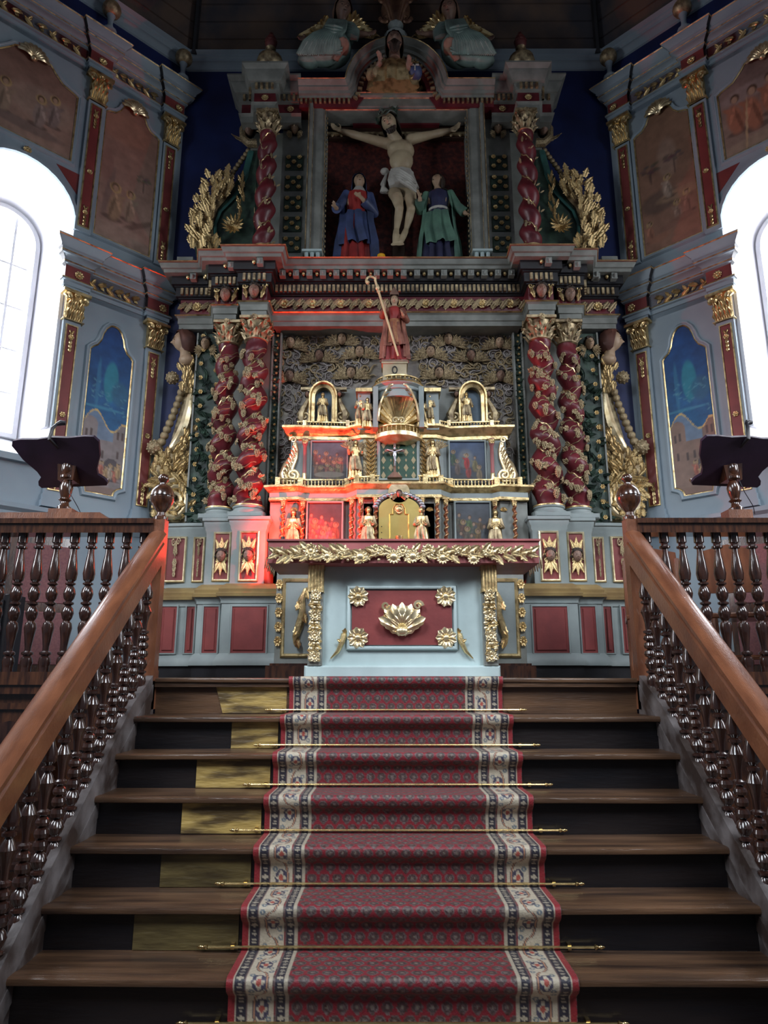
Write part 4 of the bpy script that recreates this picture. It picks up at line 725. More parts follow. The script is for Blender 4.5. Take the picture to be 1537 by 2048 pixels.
def column(s, x, y, z0, z1, zc, r0, r1, turns, upper=False, nm='twisted_column', ph0=0):
    """Solomonic shaft z0..z1, capital up to zc"""
    N = int(turns*18); n = 26; H = z1-z0; amp = .22
    R = lambda t: (r0*(1-t)+r1*t)*.86
    ph = lambda t: ph0+s*-2*math.pi*turns*t
    def cen(t):
        e = min(1, t*12, (1-t)*12); return x+R(t)*amp*e*math.cos(ph(t)), y+R(t)*amp*e*math.sin(ph(t))
    def rad(t, a): # groove winding opposite the swelling
        return R(t)*(1-.16*max(0, math.cos(a-ph(t)-math.pi))**6)
    v = []
    for j in range(N+1):
        t = j/N; c = cen(t)
        for i in range(n): a = 2*math.pi*i/n; q = rad(t, a); v.append((c[0]+q*math.cos(a), c[1]+q*math.sin(a), z0+H*t))
    col = RP(nm, MB().add(v, [(j*n+i, j*n+(i+1) % n, (j+1)*n+(i+1) % n, (j+1)*n+i) for j in range(N) for i in range(n)]), BURG)
    part('capital', capital(MB(), x, y, z1, zc-z1, R(1)*1.02), GOLDD, col)
    part('column_base', MB().lathe([(R(0)*1.28, z0-.085), (R(0)*1.3, z0-.07), (R(0)*1.3, z0-.055), (R(0)*1.1, z0-.045), (R(0)*1.08, z0-.03), (R(0)*1.17, z0-.02), (R(0)*1.17, z0-.008), (R(0)*1.0, z0+.004)], 24, (x, y, 0)), GREY if not upper else RED, col)
    part('gilt_ring', MB().lathe([(R(0)*1.05, z0-.012), (R(0)*1.2, z0-.006), (R(0)*1.2, z0+.006), (R(0)*1.0, z0+.014)], 24, (x, y, 0)), GOLD, col)
    P = []
    for j in range(N*2+1):
        t = .02+.96*j/(2*N); c = cen(t); a = ph(t)+math.pi; q = rad(t, a)+.002; P.append((c[0]+q*math.cos(a), c[1]+q*math.sin(a), z0+H*t+.008*math.sin(j)))
    part('vine_stem', MB().tube(P, .008 if not upper else .007, 5), GOLD, col)
    rs = random.Random(int(x*1000)+int(z0*10))
    per = 5 if not upper else 3; cnt = int(turns*per*1.0)
    for k in range(cnt):
        for side in range(2 if not upper else 1):
            t = .04+.9*(k+.5*side)/cnt; tt = math.fmod(t*turns*per, 1)
            a = -math.pi/2+rs.uniform(-1.25, 1.25); a = -math.pi/2+((k*1.9+side*2.6+rs.uniform(-.4, .4)) % 2.6)-1.3
            c = cen(t); q = rad(t, a); nrm = Vector((math.cos(a), math.sin(a), 0)); Pp = Vector((c[0]+q*nrm.x, c[1]+q*nrm.y, z0+H*t)); rr = R(t)
            if upper: obj('palmette', LEAFD, None, col, basis(Pp, (rs.uniform(-.3, .3), 0, 1), nrm, rr*.8, rr*.5, rr*.85)); obj('palmette', LEAFD, None, col, basis(Pp+Vector((.2*rr, 0, 0)), (.7, 0, .6), nrm, rr*.6, rr*.5, rr*.6))
            elif (k+side) % 2: obj('grape_bunch', GRP, None, col, basis(Pp+nrm*rr*.12, (0, 0, 1), nrm, rr*.42, rr*.42, rr*.50))
            else: obj('vine_leaf', VLEAF, None, col, basis(Pp+nrm*rr*.05, (rs.uniform(-.8, .8), 0, rs.uniform(-1, .6)), nrm, rr*.85, rr*.8, rr*.85))
    if not upper:                           # tendrils curling over the shaft
        g = MB()
        for k in range(int(turns*3)):
            t = .05+.9*k/(turns*3); Q = []
            for j in range(9):
                tt = t+j*.006*(1 if k % 2 else 1.6); a = -math.pi/2-.9+j*.22+(.5 if k % 3 else 0); c = cen(min(1, tt)); q = rad(min(1, tt), a)+.003; Q.append((c[0]+q*math.cos(a), c[1]+q*math.sin(a), z0+H*min(1, tt)+.012*math.sin(j*1.2)))
            g.tube(Q, .0045, 4)
        part('tendrils', g, GOLDD, col)
    return col
C1, C2 = 6.52, 6.60
ci, co = hs(505, 850, C1), hs(449, 850, C2)
zc0 = zz(1016, C1-.1); zc1 = zz(686, C1); zcap = zz(632, C1-.12)
for s in (-1, 1):
    column(s, A+s*ci, C1, zc0+.03, zc1, zcap, .150, .125, 6, ph0=.6); column(s, A+s*co, C2, zc0+.03, zc1, zcap, .135, .115, 6, ph0=2.2)
    for h_, Y_ in ((ci, C1), (co, C2)): RP('column_plinth', MB().bev(A+s*h_-.165, A+s*h_+.165, Y_-.165, Y_+.165, Z2(1034), zc0-.045, .012), GREY)
# ---- vine side panels behind the columns
def vinepanel(s, px0, px1, y0, y1, Y, nf, lab, leaf=.05, fr=.028):
    xa, xb = sorted((A+s*hs(px0, (y0+y1)/2, Y), A+s*hs(px1, (y0+y1)/2, Y))); z0, z1 = zz(y0, Y), zz(y1, Y)
    p = RP('vine_panel', MB().box(xa, xb, Y, Y+.06, z0, z1), GREEN, lab); rs = random.Random(px0)
    part('panel_edge', MB().box(xa-.012, xa+.004, Y-.03, Y+.06, z0, z1).box(xb-.004, xb+.012, Y-.03, Y+.06, z0, z1), GREYD, p)
    g = MB(); W_ = xb-xa
    for k in range(nf*4): g.leaf((rs.uniform(xa+.02, xb-.02), Y-.01, rs.uniform(z0, z1-.05)), (rs.uniform(-1, 1), -.1, rs.uniform(-.6, 1)), (0, -1, 0), leaf*2, leaf, .3, 2, 5)
    part('green_leaves', g, GREEN, p, None, 'stuff')
    for k in range(nf):
        x_ = xa+W_*(.5+.28*(-1)**k if W_ > .12 else .5)+rs.uniform(-.01, .01); obj('flower', FLOW, None, p, Matrix.Translation((x_, Y-.03, z0+(z1-z0)*(k+.5)/nf)) @ Matrix.Diagonal((fr, fr*1.6, fr, 1)))
    return p
for s in (-1, 1):
    p = vinepanel(s, 386, 440, 1044, 668, 6.78, 26, 'dark green vine strip with gilt flowers'); cherub(p, A+s*hs(412, 685, 6.75), 6.74, zz(688, 6.75), .13, 1.1, -1.0)
    vinepanel(s, 541, 556, 1060, 668, 6.80, 30, 'narrow vine strip', .03, .014)
    RP('column_backing', MB().box(*sorted((A+s*hs(540, 850, 6.82), A+s*hs(428, 850, 6.82))), 6.82, 6.9, Z2(1040), zcap), GREYD)
# ---- side consoles: bust, ribbon, beads, balls, volute and foliage
random.seed(5)
def foliage(par, s, poly, Y, step, dirf, L, jit=4, m=None, seed=1, lift=.05):
    rs = random.Random(seed); xs = [p[0] for p in poly]; ys = [p[1] for p in poly]; py = max(ys)
    while py > min(ys):
        px = min(xs)+rs.uniform(0, step)
        while px < max(xs):
            if inside(poly, np.array([px]), np.array([py]))[0]:
                a = dirf(px, py)+rs.uniform(-.35, .35); q1, q2 = px+rs.uniform(-jit, jit), py+rs.uniform(-jit, jit); l = L*rs.uniform(.8, 1.25)
                obj('acanthus_leaf', m or LEAF, None, par, basis((A+s*HX(q1, q2, Y), Y-lift*rs.uniform(.4, 1.4), zz(q2, Y)), (-s*math.cos(a), -.12, math.sin(a)), (0, -1, 0), l*1.35, l, l))
            px += step
        py -= step*.8
def console(s):
    Y = 6.86; X_ = lambda px, py: A+s*hs(px, py, Y); Pt = lambda px, py, dy=0: (X_(px, py), Y+dy, zz(py, Y))
    cn = RP('side_console', MB().prism([(X_(388, 1044), zz(1044, Y)), (X_(318, 1044), zz(1044, Y)), (X_(306, 1000), zz(1000, Y)), (X_(309, 930), zz(930, Y)), (X_(340, 890), zz(890, Y)), (X_(365, 800), zz(800, Y)), (X_(366, 720), zz(720, Y)), (X_(388, 700), zz(700, Y))], Y, Y+.1), GOLDD)
    g = MB(); c = Pt(352, 1003, -.06); g.spiral(c, (s, 0, 0), (0, 0, 1.25), .17, 2.6, .034, math.pi/2, 8, 16, 0, -1); part('volute', g, GOLDB, cn)
    g = MB(); P = [Pt(384, 792, -.05), Pt(381, 820, -.07), Pt(374, 850, -.08), Pt(363, 875, -.08), Pt(348, 898, -.07), Pt(343, 905, -.05)]
    g.tube(P, [.03, .038, .042, .042, .034, .02], 4, (0, 1, 0), .4); part('ribbon', g, GOLDB, cn)
    n = 9
    for k in range(n):
        t = k/(n-1); px = 364-38*t**1.15-0; py = 788+98*t; M = Matrix.Translation(Pt(px, py, -.04)) @ Matrix.Diagonal((.038+.008*t, .038, .044, 1)); obj('bead', BEAD, None, cn, M)
    for px, py, r in ((347, 758, .072), (312, 897, .085)): obj('fruit_ball', BALLM, None, cn, Matrix.Translation(Pt(px, py, -.03)) @ Matrix.Diagonal((r, r, r, 1)))
    def L(px, py, dx, dz, l, w_=.55, m=LEAF): obj('acanthus_leaf', m, None, cn, basis(Pt(px, py, -.04-random.uniform(0, .04)), (s*-dx*-1 if 0 else -s*dx, -.1, dz), (0, -1, 0), l*w_*2, l*.9, l))
    # dx>0 means towards the axis
    swirl = lambda px, py: (math.atan2(-(py-1003), (px-352))+math.pi/2*.75 if py > 955 else math.radians(62+25*math.sin(px*.5))+(.55 if px < 345 else 0))
    foliage(cn, s, [(322, 1044), (308, 1010), (306, 960), (312, 925), (335, 905), (352, 880), (372, 868), (388, 868), (388, 1044)], Y, 11.5, swirl, .105, 3, LEAF, 7)
    foliage(cn, s, [(365, 790), (366, 720), (388, 712), (388, 795)], Y, 8, lambda px, py: math.radians(100 if px < 376 else 75), .085, 1, LEAF, 9, .07)
    foliage(cn, s, [(366, 870), (384, 800), (388, 800), (388, 870)], Y, 9, lambda px, py: math.radians(95), .08, 1, LEAFD, 4, .03)
    # profile bust facing outwards
    c = Pt(371, 690, -.08); h = .235; R = Matrix.Rotation(s*math.radians(78), 3, 'Z')
    b = obj('bust', fuse(head(MB(), c, h, R).tube([(c[0]-s*.03, c[1]+.0, c[2]-.05), (c[0]-s*.035, c[1], c[2]-.17)], [.055, .06], 10).ell((c[0]-s*.05, c[1], c[2]-.21), .085, .07, .06, 12, 8), .011, 1), SKIN, RT, Matrix.Identity(4)); b.data.transform(Matrix.Identity(4))
    part('face_details', face(MB(), c, h, R), HAIR, b); part('hair', hair(MB(), (c[0]-s*.012, c[1], c[2]+.012), h*1.04, R, .22), mat('red_brown_hair', (.12, .045, .03), (.06, .02, .015), .5) if 'red_brown_hair' not in bpy.data.materials else bpy.data.materials['red_brown_hair'], b)
BEAD = proto('bead', MB().ell((0, 0, 0), 1, 1, 1, 12, 8), GOLDD)
BALLM = MB(); BALLM.ell((0, 0, 0), .9, .9, .9, 14, 10)
for k_ in range(40):
    z_ = 1-2*(k_+.5)/40; a_ = k_*2.4; r_ = math.sqrt(1-z_*z_); BALLM.ell((r_*math.cos(a_)*.88, r_*math.sin(a_)*.88, z_*.88), .16, .16, .16, 5, 4)
BALLM = proto('fruit_ball', BALLM, GOLDD)
for s in (-1, 1): console(s)
# ---- main entablature
E0, E1, E2, E3 = 6.66, 6.44, 6.51, 6.72
en = [(hs(362, 600, E3), 6.99), (hs(362, 600, E3), E3), (hs(430, 600, E3), E3), (hs(430, 600, E2), E2), (hs(474, 600, E2), E2), (hs(474, 600, E2), E3), (hs(484, 600, E1), E3), (hs(484, 600, E1), E1), (hs(534, 600, E1), E1), (hs(534, 600, E1), E0)]
enf = full(en); ZE = lambda py: zz(py, E0)
zA0, zA1, zF1, zD1, zM1, zC1 = ZE(652), ZE(628), ZE(594), ZE(574), ZE(553), ZE(540)-.03
RP('architrave', MB().plan(enf, [(-.3, zA0), (0, zA0), (0, zA0+.05), (.012, zA0+.055), (.012, zA1-.02), (.035, zA1), (0, zA1)]), RG)
RP('gilt_fillet', MB().plan(enf, [(.035, zA1-.004), (.045, zA1+.004), (.035, zA1+.014), (0, zA1+.014)]), GOLD)
FR = RP('frieze', MB().plan(enf, [(0, zA1), (0, zF1+.02)]), BURG)
RP('bed_moulding', MB().plan(enf, [(0, zF1), (.02, zF1+.005), (.02, zF1+.015), (.045, zF1+.02), (.045, zD1), (.06, zD1+.008), (.06, zD1+.02), (.085, zD1+.022), (.085, zM1)]), BLACK)
zt_ = zC1
RP('cornice', MB().plan(enf, [(.085, zM1-.004), (.15, zM1-.004), (.155, zM1+.03), (.175, zM1+.035), (.19, zM1+.07), (.19, zM1+.085)]), RG)
RP('red_cornice_edge', MB().plan(enf, [(.19, zM1+.085), (.2, zM1+.09), (.2, zM1+.105), (-.3, zM1+.11)]), DRED)
RP('gilt_fillet', MB().plan(enf, [(.198, zM1+.093), (.206, zM1+.1), (.198, zM1+.107)]), GOLD)
def along(path, out, step, fn, lo=.0):
    for (x0, y0), (x1, y1) in zip(path[:-1], path[1:]):
        L_ = math.hypot(x1-x0, y1-y0)
        if abs(x1-x0) < .02: continue
        n_ = max(1, int(L_/step)); d = Vector(((x1-x0)/L_, (y1-y0)/L_)); nn = Vector((d.y, -d.x))
        for k in range(n_): t = (k+.5)/n_*L_; fn(x0+d.x*t+nn.x*out, y0+d.y*t+nn.y*out)
g = MB(); along(enf, .055, .045, lambda x, y: g.box(x-.013, x+.013, y-.015, y+.015, zF1+.03, zD1-.012)); RP('dentils', g, GOLDD, None, 'stuff')
MODI = MB(); MODI.box(-.03, .03, -.05, .03, -.02, .045); MODI.spiral((0, -.05, .005), (0, 1, 0), (0, 0, 1), .028, 1.2, .012, 0, 5, 8); MODI = proto('modillion', MODI, GREYD)
STUD = proto('stud', MB().ell((0, 0, 0), .02, .02, .024, 8, 6), GOLD)
along(enf, .10, .135, lambda x, y: (obj('modillion', MODI, None, RT, Matrix.Translation((x+.065, y, zM1-.06))), obj('stud', STUD, None, RT, Matrix.Translation((x, y-.005, zM1-.035)))))
cnt = [0]
def frz(x, y):
    k = cnt[0]; cnt[0] += 1; zm = (zA1+zF1)/2+.012; hh = zF1-zA1
    if k % 3 == 1: obj('rosette', ROSB, None, FR, Matrix.Translation((x, y-.01, zm)) @ Matrix.Diagonal((.06, .06, .06, 1)))
    else:
        for q_ in (-1, 1): obj('scroll_leaf', LEAFD, None, FR, basis((x, y-.008, zm-q_*.05), (q_*.8, -.1, q_*1.0), (0, -1, 0), hh*.8, hh*.5, hh*.75))
along([(A-en[-1][0], E0), (A+en[-1][0], E0)], .0, .095, frz); 
for s in (-1, 1): along([(A+s*en[1][0], E3), (A+s*en[2][0], E3)][::(1 if s < 0 else -1)], .0, .1, frz)
for s in (-1, 1):                            # mask heads on the blocks above the columns
    for a, b, Y in ((484, 534, E1), (430, 474, E2)):
        xm = A+s*(hs(a, 600, Y)+hs(b, 600, Y))/2; zm = (zA1+zF1)/2+.02; o = cherub(RT, xm, Y-.03, zm, .15, 0, nm='mask_head', dark=True)
        for q_ in (-1, 1):
            g = MB(); g.spiral((xm+q_*.1, Y-.01, zm+.07), (1, 0, 0), (0, 0, 1), .03, 1.2, .012, 0, 5, 8, 0, q_); g.leaf((xm+q_*.1, Y-.01, zm+.05), (-q_*.2, -.1, -1), (0, -1, 0), .17, .06, .1, 2); part('side_scroll', g, GOLD, o, None, 'stuff')
# ---- cloud panel with curls and cherubs
YCL = 6.90; xcl = hs(552, 800, YCL)
CP = RP('cloud_panel', MB().box(A-xcl, A+xcl, YCL, YCL+.05, FZ, zA0+.02), mat('cloud_ground_paint', (.34, .31, .25), (.16, .14, .13), .5, .1, 12, .2), 'grey and gold swirling cloud panel')
random.seed(21)
def curl(px, py, r, hd, gold=False, rot=None):
    x, z = at(px, py, YCL); obj('gilded_curl' if gold else 'cloud_curl', (CURLG if gold else CURL)[hd], None, CP, Matrix.Translation((x, YCL-.02, z)) @ Matrix.Rotation(random.uniform(0, 6.28) if rot is None else rot, 4, 'Y') @ Matrix.Diagonal((r, r*1.2, r, 1)))
hd_px = [(583, 690), (685, 683), (640, 716), (720, 708), (581, 756), (703, 750)]
for s in (-1, 1):
    mp = (lambda px: px) if s < 0 else (lambda px: 1579-px+ (0))
    for px, py in hd_px:
        x, z = at(mp(px)+(2 if s > 0 else 0), py, YCL); cherub(CP, x, YCL-.06, z, .125, 1.75, random.uniform(-.15, .25), WING, dark=(px in (640, 581)))
    rows = []
    for py in range(672, 770, 13):
        for px in range(560, 765, 17):
            if all(math.hypot(px-a, (py-b)) > 13 for a, b in hd_px): rows.append((px+random.uniform(-4, 4), py+random.uniform(-3, 3)))
    for px, py in rows:
        if px > 735 and py > 720: continue
        curl(mp(px), py, random.uniform(.034, .056), random.randint(0, 1), random.random() < .35)
    for py in range(775, 985, 14):
        for px in (562, 579, 596):
            if px+random.random() < 600-(max(0, py-880))*.28: curl(mp(px)+random.uniform(-3, 3), py+random.uniform(-4, 4), random.uniform(.032, .045), random.randint(0, 1), random.random() < .12)
    for px, py in ((690, 770), (705, 785), (720, 790), (700, 800), (600, 790), (693, 820), (728, 810), (745, 790)): curl(mp(px), py, .04, random.randint(0, 1))
# ---- upper storey
ztop = zM1+.105                               # top of the main cornice
U1 = 6.55; 
def ubox(s, a, b, Y, z0, z1, m, name='upper_pedestal', cap=True):
    xa, xb = sorted((A+s*hs(a, 500, Y), A+s*hs(b, 500, Y))); o = RP(name, MB().bev(xa, xb, Y, 6.97, z0, z1, .006), m)
    if cap: part('pedestal_cap', MB().box(xa-.025, xb+.025, Y-.03, 6.97, z1-.015, z1+.035), RG, o)
    return o, (xa+xb)/2, xb-xa
for s in (-1, 1):
    for a, b, Y, y1 in ((497, 550, 6.46, 500), (446, 482, 6.56, 505), (565, 600, 6.70, 520)):
        z1 = zz(y1, Y); o, xm, W_ = ubox(s, a, b, Y, ztop-.02, z1, PINK)
        for q_ in (-1, 1): obj('gilt_swag', LEAF, None, o, basis((xm+q_*W_*.42, Y-.012, z1-.05), (-q_*.8, 0, -.5), (0, -1, 0), W_*.35, .04, W_*.6))
    o, xm, W_ = ubox(s, 362, 384, 6.64, ztop-.03, zz(522, 6.64), PINK); obj('rosette', ROSB, None, o, Matrix.Translation((xm, 6.63, zz(530, 6.64))) @ Matrix.Diagonal((.04, .04, .05, 1)))
    z1 = zz(500, 6.46)+.035; ut = zz(262, 6.55); uc = hs(530, 400, 6.58)
    column(s, A+s*uc, 6.60, z1+.06, ut, zz(218, 6.5), .118, .10, 5.2, True, 'upper_twisted_column', 1.5)
    RP('column_plinth', MB().box(A+s*uc-.12, A+s*uc+.12, 6.47, 6.72, z1, z1+.0), GREY)
    # floral side panel with cherub
    xa, xb = sorted((A+s*hs(561, 400, 6.80), A+s*hs(612, 400, 6.80))); z0, z2 = ztop-.02, zz(236, 6.80)
    fp_ = RP('floral_panel', MB().box(xa, xb, 6.80, 6.97, z0, z2), GREYD, 'grey side panel with green squares of gilt flowers'); xm = (xa+xb)/2
    for k in range(5):
        py = 318+38.5*k+4*k*.6; zc_ = zz(py+6, 6.78); hw_ = (xb-xa)*.36; sq = part('green_square', MB().bev(xm-hw_, xm+hw_, 6.785, 6.80, zc_-.095, zc_+.095, .008), GREEN, fp_)
        for q1 in (-1, 0, 1):
            for q2 in ((-1, 1) if q1 else (0,)): 
                f_ = obj('flower', FLOW, None, fp_, Matrix.Translation((xm+q1*hw_*.6, 6.775, zc_+q2*.06)) @ Matrix.Diagonal((.03, .05, .03, 1)))
    cherub(fp_, xm, 6.74, zz(262, 6.78), .12, .9, -1.25)
    # acanthus wing-scroll with rosette
    Y = 6.84; Pt = lambda px, py, dy=0: (A+s*hs(px, py, Y), Y+dy, zz(py, Y))
    sc_ = RP('acanthus_scroll', MB().prism([Pt(px, py)[0::2] for px, py in ((505, 505), (392, 512), (388, 470), (400, 420), (430, 385), (470, 365), (492, 330), (505, 300), (515, 300))], Y, Y+.09), GREEN)
    part('scroll_edge', MB().tube([Pt(px, py, -.02) for px, py in ((440, 505), (432, 480), (432, 450), (442, 425), (462, 405), (478, 385), (492, 350), (503, 305))], [.02]*5+[.03, .04, .035], 6, (0, 1, 0), .6), mat('verdigris_paint', (.04, .16, .14), (.03, .09, .08), .45) if s < 0 else bpy.data.materials['verdigris_paint'], sc_)
    rs = random.Random(3)
    part('gilt_backing', MB().prism([Pt(px, py)[0::2] for px, py in ((398, 508), (388, 485), (392, 440), (404, 412), (424, 388), (440, 368), (460, 362), (454, 398), (436, 418), (426, 450), (430, 508))], Y-.012, Y), GOLDD, sc_)
    foliage(sc_, s, [(392, 512), (382, 490), (386, 440), (398, 415), (415, 385), (425, 362), (440, 352), (456, 358), (468, 372), (458, 400), (440, 418), (428, 450), (430, 480), (440, 512)], Y, 10.5, lambda px, py: math.radians(112 if px < 424 else 62)+.3*math.sin(py*.12), .115, 3, LEAF, 2, .09)
    for k in range(14): a = 2*math.pi*k/14; obj('acanthus_leaf', LEAF, None, sc_, basis(Pt(470, 460, -.06), (math.cos(a), -.25, math.sin(a)), (0, -1, 0), .09, .12, .165))
    obj('rosette', ROSB, None, sc_, Matrix.Translation(Pt(470, 460, -.12)) @ Matrix.Diagonal((.05, .06, .05, 1)))
    for k in range(12): obj('acanthus_leaf', LEAF, None, sc_, basis(Pt(484+rs.uniform(-6, 6), 445-7*k, -.07), (rs.uniform(-.5, .5), 0, 1), (0, -1, 0), .09, .1, .13))
    for px, py, r in ((437, 368, .06), (399, 425, .045)): obj('fruit_ball', BALLM, None, sc_, Matrix.Translation(Pt(px, py, -.02)) @ Matrix.Diagonal((r, r, r, 1)))
    for k in range(8): obj('bead', BEAD, None, sc_, Matrix.Translation(Pt(462+5.0*k, 352-7*k, -.01)) @ Matrix.Diagonal((.03, .03, .03, 1)))
    # winged herm at the side of the capital
    c = Pt(500, 262, -.05); hm = cherub(RT, c[0], c[1], c[2], .17, 0, nm='side_bust', dark=True); g = MB()
    g.tube([Pt(493, 243, 0), Pt(486, 262, -.03), Pt(488, 282, -.04), Pt(500, 292, -.04), Pt(515, 290, -.03)], [.02, .035, .045, .05, .05], 8); g.leaf(Pt(498, 288, -.04), (s*-1*-1, 0, .1), (0, -1, 0), .2, .07, .5); part('gilt_shoulder', g, GOLDD, hm)
# frame round the crucifixion
f0, f1 = 6.72, 6.60; ZF = lambda py: zz(py, f1)
ho, hi_ = hs(614, 350, f1), hs(649, 350, f1); zt0, zt1 = ZF(186), ZF(213)
FRM = RP('picture_frame', MB(Matrix.Translation((0, 6.80, 0))).frame([(A-hi_, ztop), (A-hi_, zt1), (A+hi_, zt1), (A+hi_, ztop)][::-1], [(0, -.15), (0, .14), (.012, .15), (.03, .15), (.04, .165), (ho-hi_-.055, .165), (ho-hi_-.04, .20), (ho-hi_-.012, .20), (ho-hi_, .18), (ho-hi_, -.15)], False), RG, 'stepped grey frame around the crucifixion')
for o_, h_ in ((.008, .148), (ho-hi_-.05, .172), (ho-hi_-.004, .205)):
    part('gilt_beading', MB(Matrix.Translation((0, 6.80, 0))).frame([(A-hi_, ztop), (A-hi_, zt1), (A+hi_, zt1), (A+hi_, ztop)][::-1], [(o_-.006, h_-.004), (o_, h_+.006), (o_+.006, h_-.004)], False), GOLDD, FRM)
for s in (-1, 1):
    xa, xb = sorted((A+s*(ho+.01), A+s*(hi_+.02))); g = MB(); g.box(xa, xb, 6.58, 6.8, ztop, ztop+.02).box(xa-.015, xb+.015, 6.56, 6.8, ztop+.135, ztop+.16)
    for k in range(3): g.lathe([(.02, ztop+.02), (.022, ztop+.135)], 8, (xa+(xb-xa)*(k+.5)/3, 6.60, 0))
    RP('triglyph_foot', g, ALT)
    for k in range(30): obj('bead', BEAD, None, FRM, Matrix.Translation((A+s*(hi_-.012), 6.68, ztop+.08+k*(zt1-ztop-.1)/30)) @ Matrix.Diagonal((.010, .012, .018, 1)))
RP('recess_back', MB().box(A-hi_-.1, A+hi_+.1, 6.97, 6.995, ztop, zt1+.1), BROWNRED, 'dark red painted back of the recess')
g = MB(); g.box(A-hi_, A+hi_, 6.86, 6.90, zt1-.13, zt1-.10)
for k in range(15): g.ell((A-hi_+(k+.5)*2*hi_/15, 6.87, zt1-.13), .02, .012, .03, 6, 5)
RP('valance', g, GOLDD, 'scalloped edge hanging at the top of the recess')
# upper entablature and arched top
V0, V1, V2 = 6.62, 6.50, 6.66
zu0 = zz(240, V0)
ue = [(hs(497, 170, V2)+.06, 6.99), (hs(497, 170, V2)+.06, V2), (hs(510, 170, V2), V2), (hs(510, 170, V1), V1), (hs(552, 170, V1), V1), (hs(552, 170, V1), V2), (hs(604, 170, V0), V2)]
uz = [zz(222, V1), zz(207, V1), zz(186, V1), zz(172, V1), zz(158, V1), zz(146, V1)]
for s in (-1, 1):
    pth = [(A+s*h, y) for h, y in ue][::(1 if s < 0 else -1)]
    RP('upper_architrave', MB().plan(pth, [(-.1, uz[0]), (0, uz[0]), (0, uz[1]-.02), (.03, uz[1]), (0, uz[1])]), RG)
    fr = RP('upper_frieze', MB().plan(pth, [(0, uz[1]), (0, uz[2]+.01)]), BURG)
    for px in (531, 578): obj('rosette', ROSB, None, fr, Matrix.Translation((A+s*hs(px, 190, V1), (V1 if px == 531 else V2)-.01, (uz[1]+uz[2])/2)) @ Matrix.Diagonal((.045, .04, .045, 1)))
    RP('upper_cornice', MB().plan(pth, [(0, uz[2]), (.03, uz[2]+.01), (.04, uz[3]), (.07, uz[3]+.01), (.11, uz[4]), (.11, uz[4]+.03), (.15, uz[5]-.01), (.15, uz[5]+.01), (-.3, uz[5]+.015)]), RG)
    g = MB(); along(pth, .045, .05, lambda x, y: g.box(x-.013, x+.013, y-.02, y+.015, uz[2]+.02, uz[3]-.01)); RP('dentils', g, GOLDD, None, 'stuff')
# central cornice with round arch
R0 = hs(712, 175, 6.5); ca = [(A-hs(597, 170, 6.5), zz(182, 6.5)), (A-R0-.02, zz(182, 6.5))]; zc_ = zz(182, 6.5); Ra = zz(97, 6.5)-zc_
ap = [(A-hs(597, 170, 6.5), zc_), (A-R0*1.12, zc_)]+[(A+R0*math.cos(math.pi*(1-k/24))*1.0, zc_+Ra*math.sin(math.pi*k/24)**.9) for k in range(1, 24)]+[(A+R0*1.12, zc_), (A+hs(597, 170, 6.5), zc_)]
AR = RP('arched_cornice', MB(Matrix.Translation((0, 6.62, 0))).frame(ap[::-1], [(0, -.3), (0, .03), (.02, .04), (.02, .07), (.05, .08), (.06, .12), (.08, .12), (.11, .17), (.13, .17), (.13, -.3)], False), RG)
part('gilt_fillet', MB(Matrix.Translation((0, 6.62, 0))).frame(ap[::-1], [(.115, .168), (.122, .178), (.13, .168)], False), GOLD, AR)
part('red_band', MB(Matrix.Translation((0, 6.62, 0))).frame(ap[::-1], [(-.10, -.3), (-.10, .0), (0, .015), (0, -.2)], False), BURG, AR)
g = MB()
for k in range(len(ap)-1):
    (x0, z0), (x1, z1) = ap[k], ap[k+1]; L_ = math.hypot(x1-x0, z1-z0); n_ = max(1, int(L_/.05))
    for j in range(n_): t = (j+.5)/n_; x, z = x0+(x1-x0)*t, z0+(z1-z0)*t; d = Vector((x1-x0, 0, z1-z0)).normalized(); nn = Vector((d.z, 0, -d.x)); g.M = basis(Vector((x, 6.6, z))+nn*.035, d, (0, -1, 0)); g.box(-.025, .025, -.02, .02, -.012, .012)
part('dentils', g, GOLDD, AR, None, 'stuff')
RP('arch_back', MB().prism([(a, b) for a, b in ap[1:-1]]+[(A+R0*1.1, zt1-.02), (A-R0*1.1, zt1-.02)], 6.84, 6.9), BURG)
g = MB()
for k in range(13): a = math.radians(8+164*k/12); g.tube([(A+.12*math.cos(a), 6.80, zc_+.0+.12*math.sin(a)), (A+R0*.82*math.cos(a), 6.72, zc_+Ra*.80*math.sin(a))], [.01, .028], 6)
RP('gilded_rays', g, GOLDD)
for s in (-1, 1): RP('upper_backing', MB().box(*sorted((A+s*hs(500, 300, 6.9), A+s*(hi_+.05))), 6.93, 6.97, ztop, uz[0]+.1), GREYD)
RP('arch_backing', MB().box(A-hs(600, 200, 6.9), A+hs(600, 200, 6.9), 6.88, 6.97, zt1, zc_+.05), GREYD)
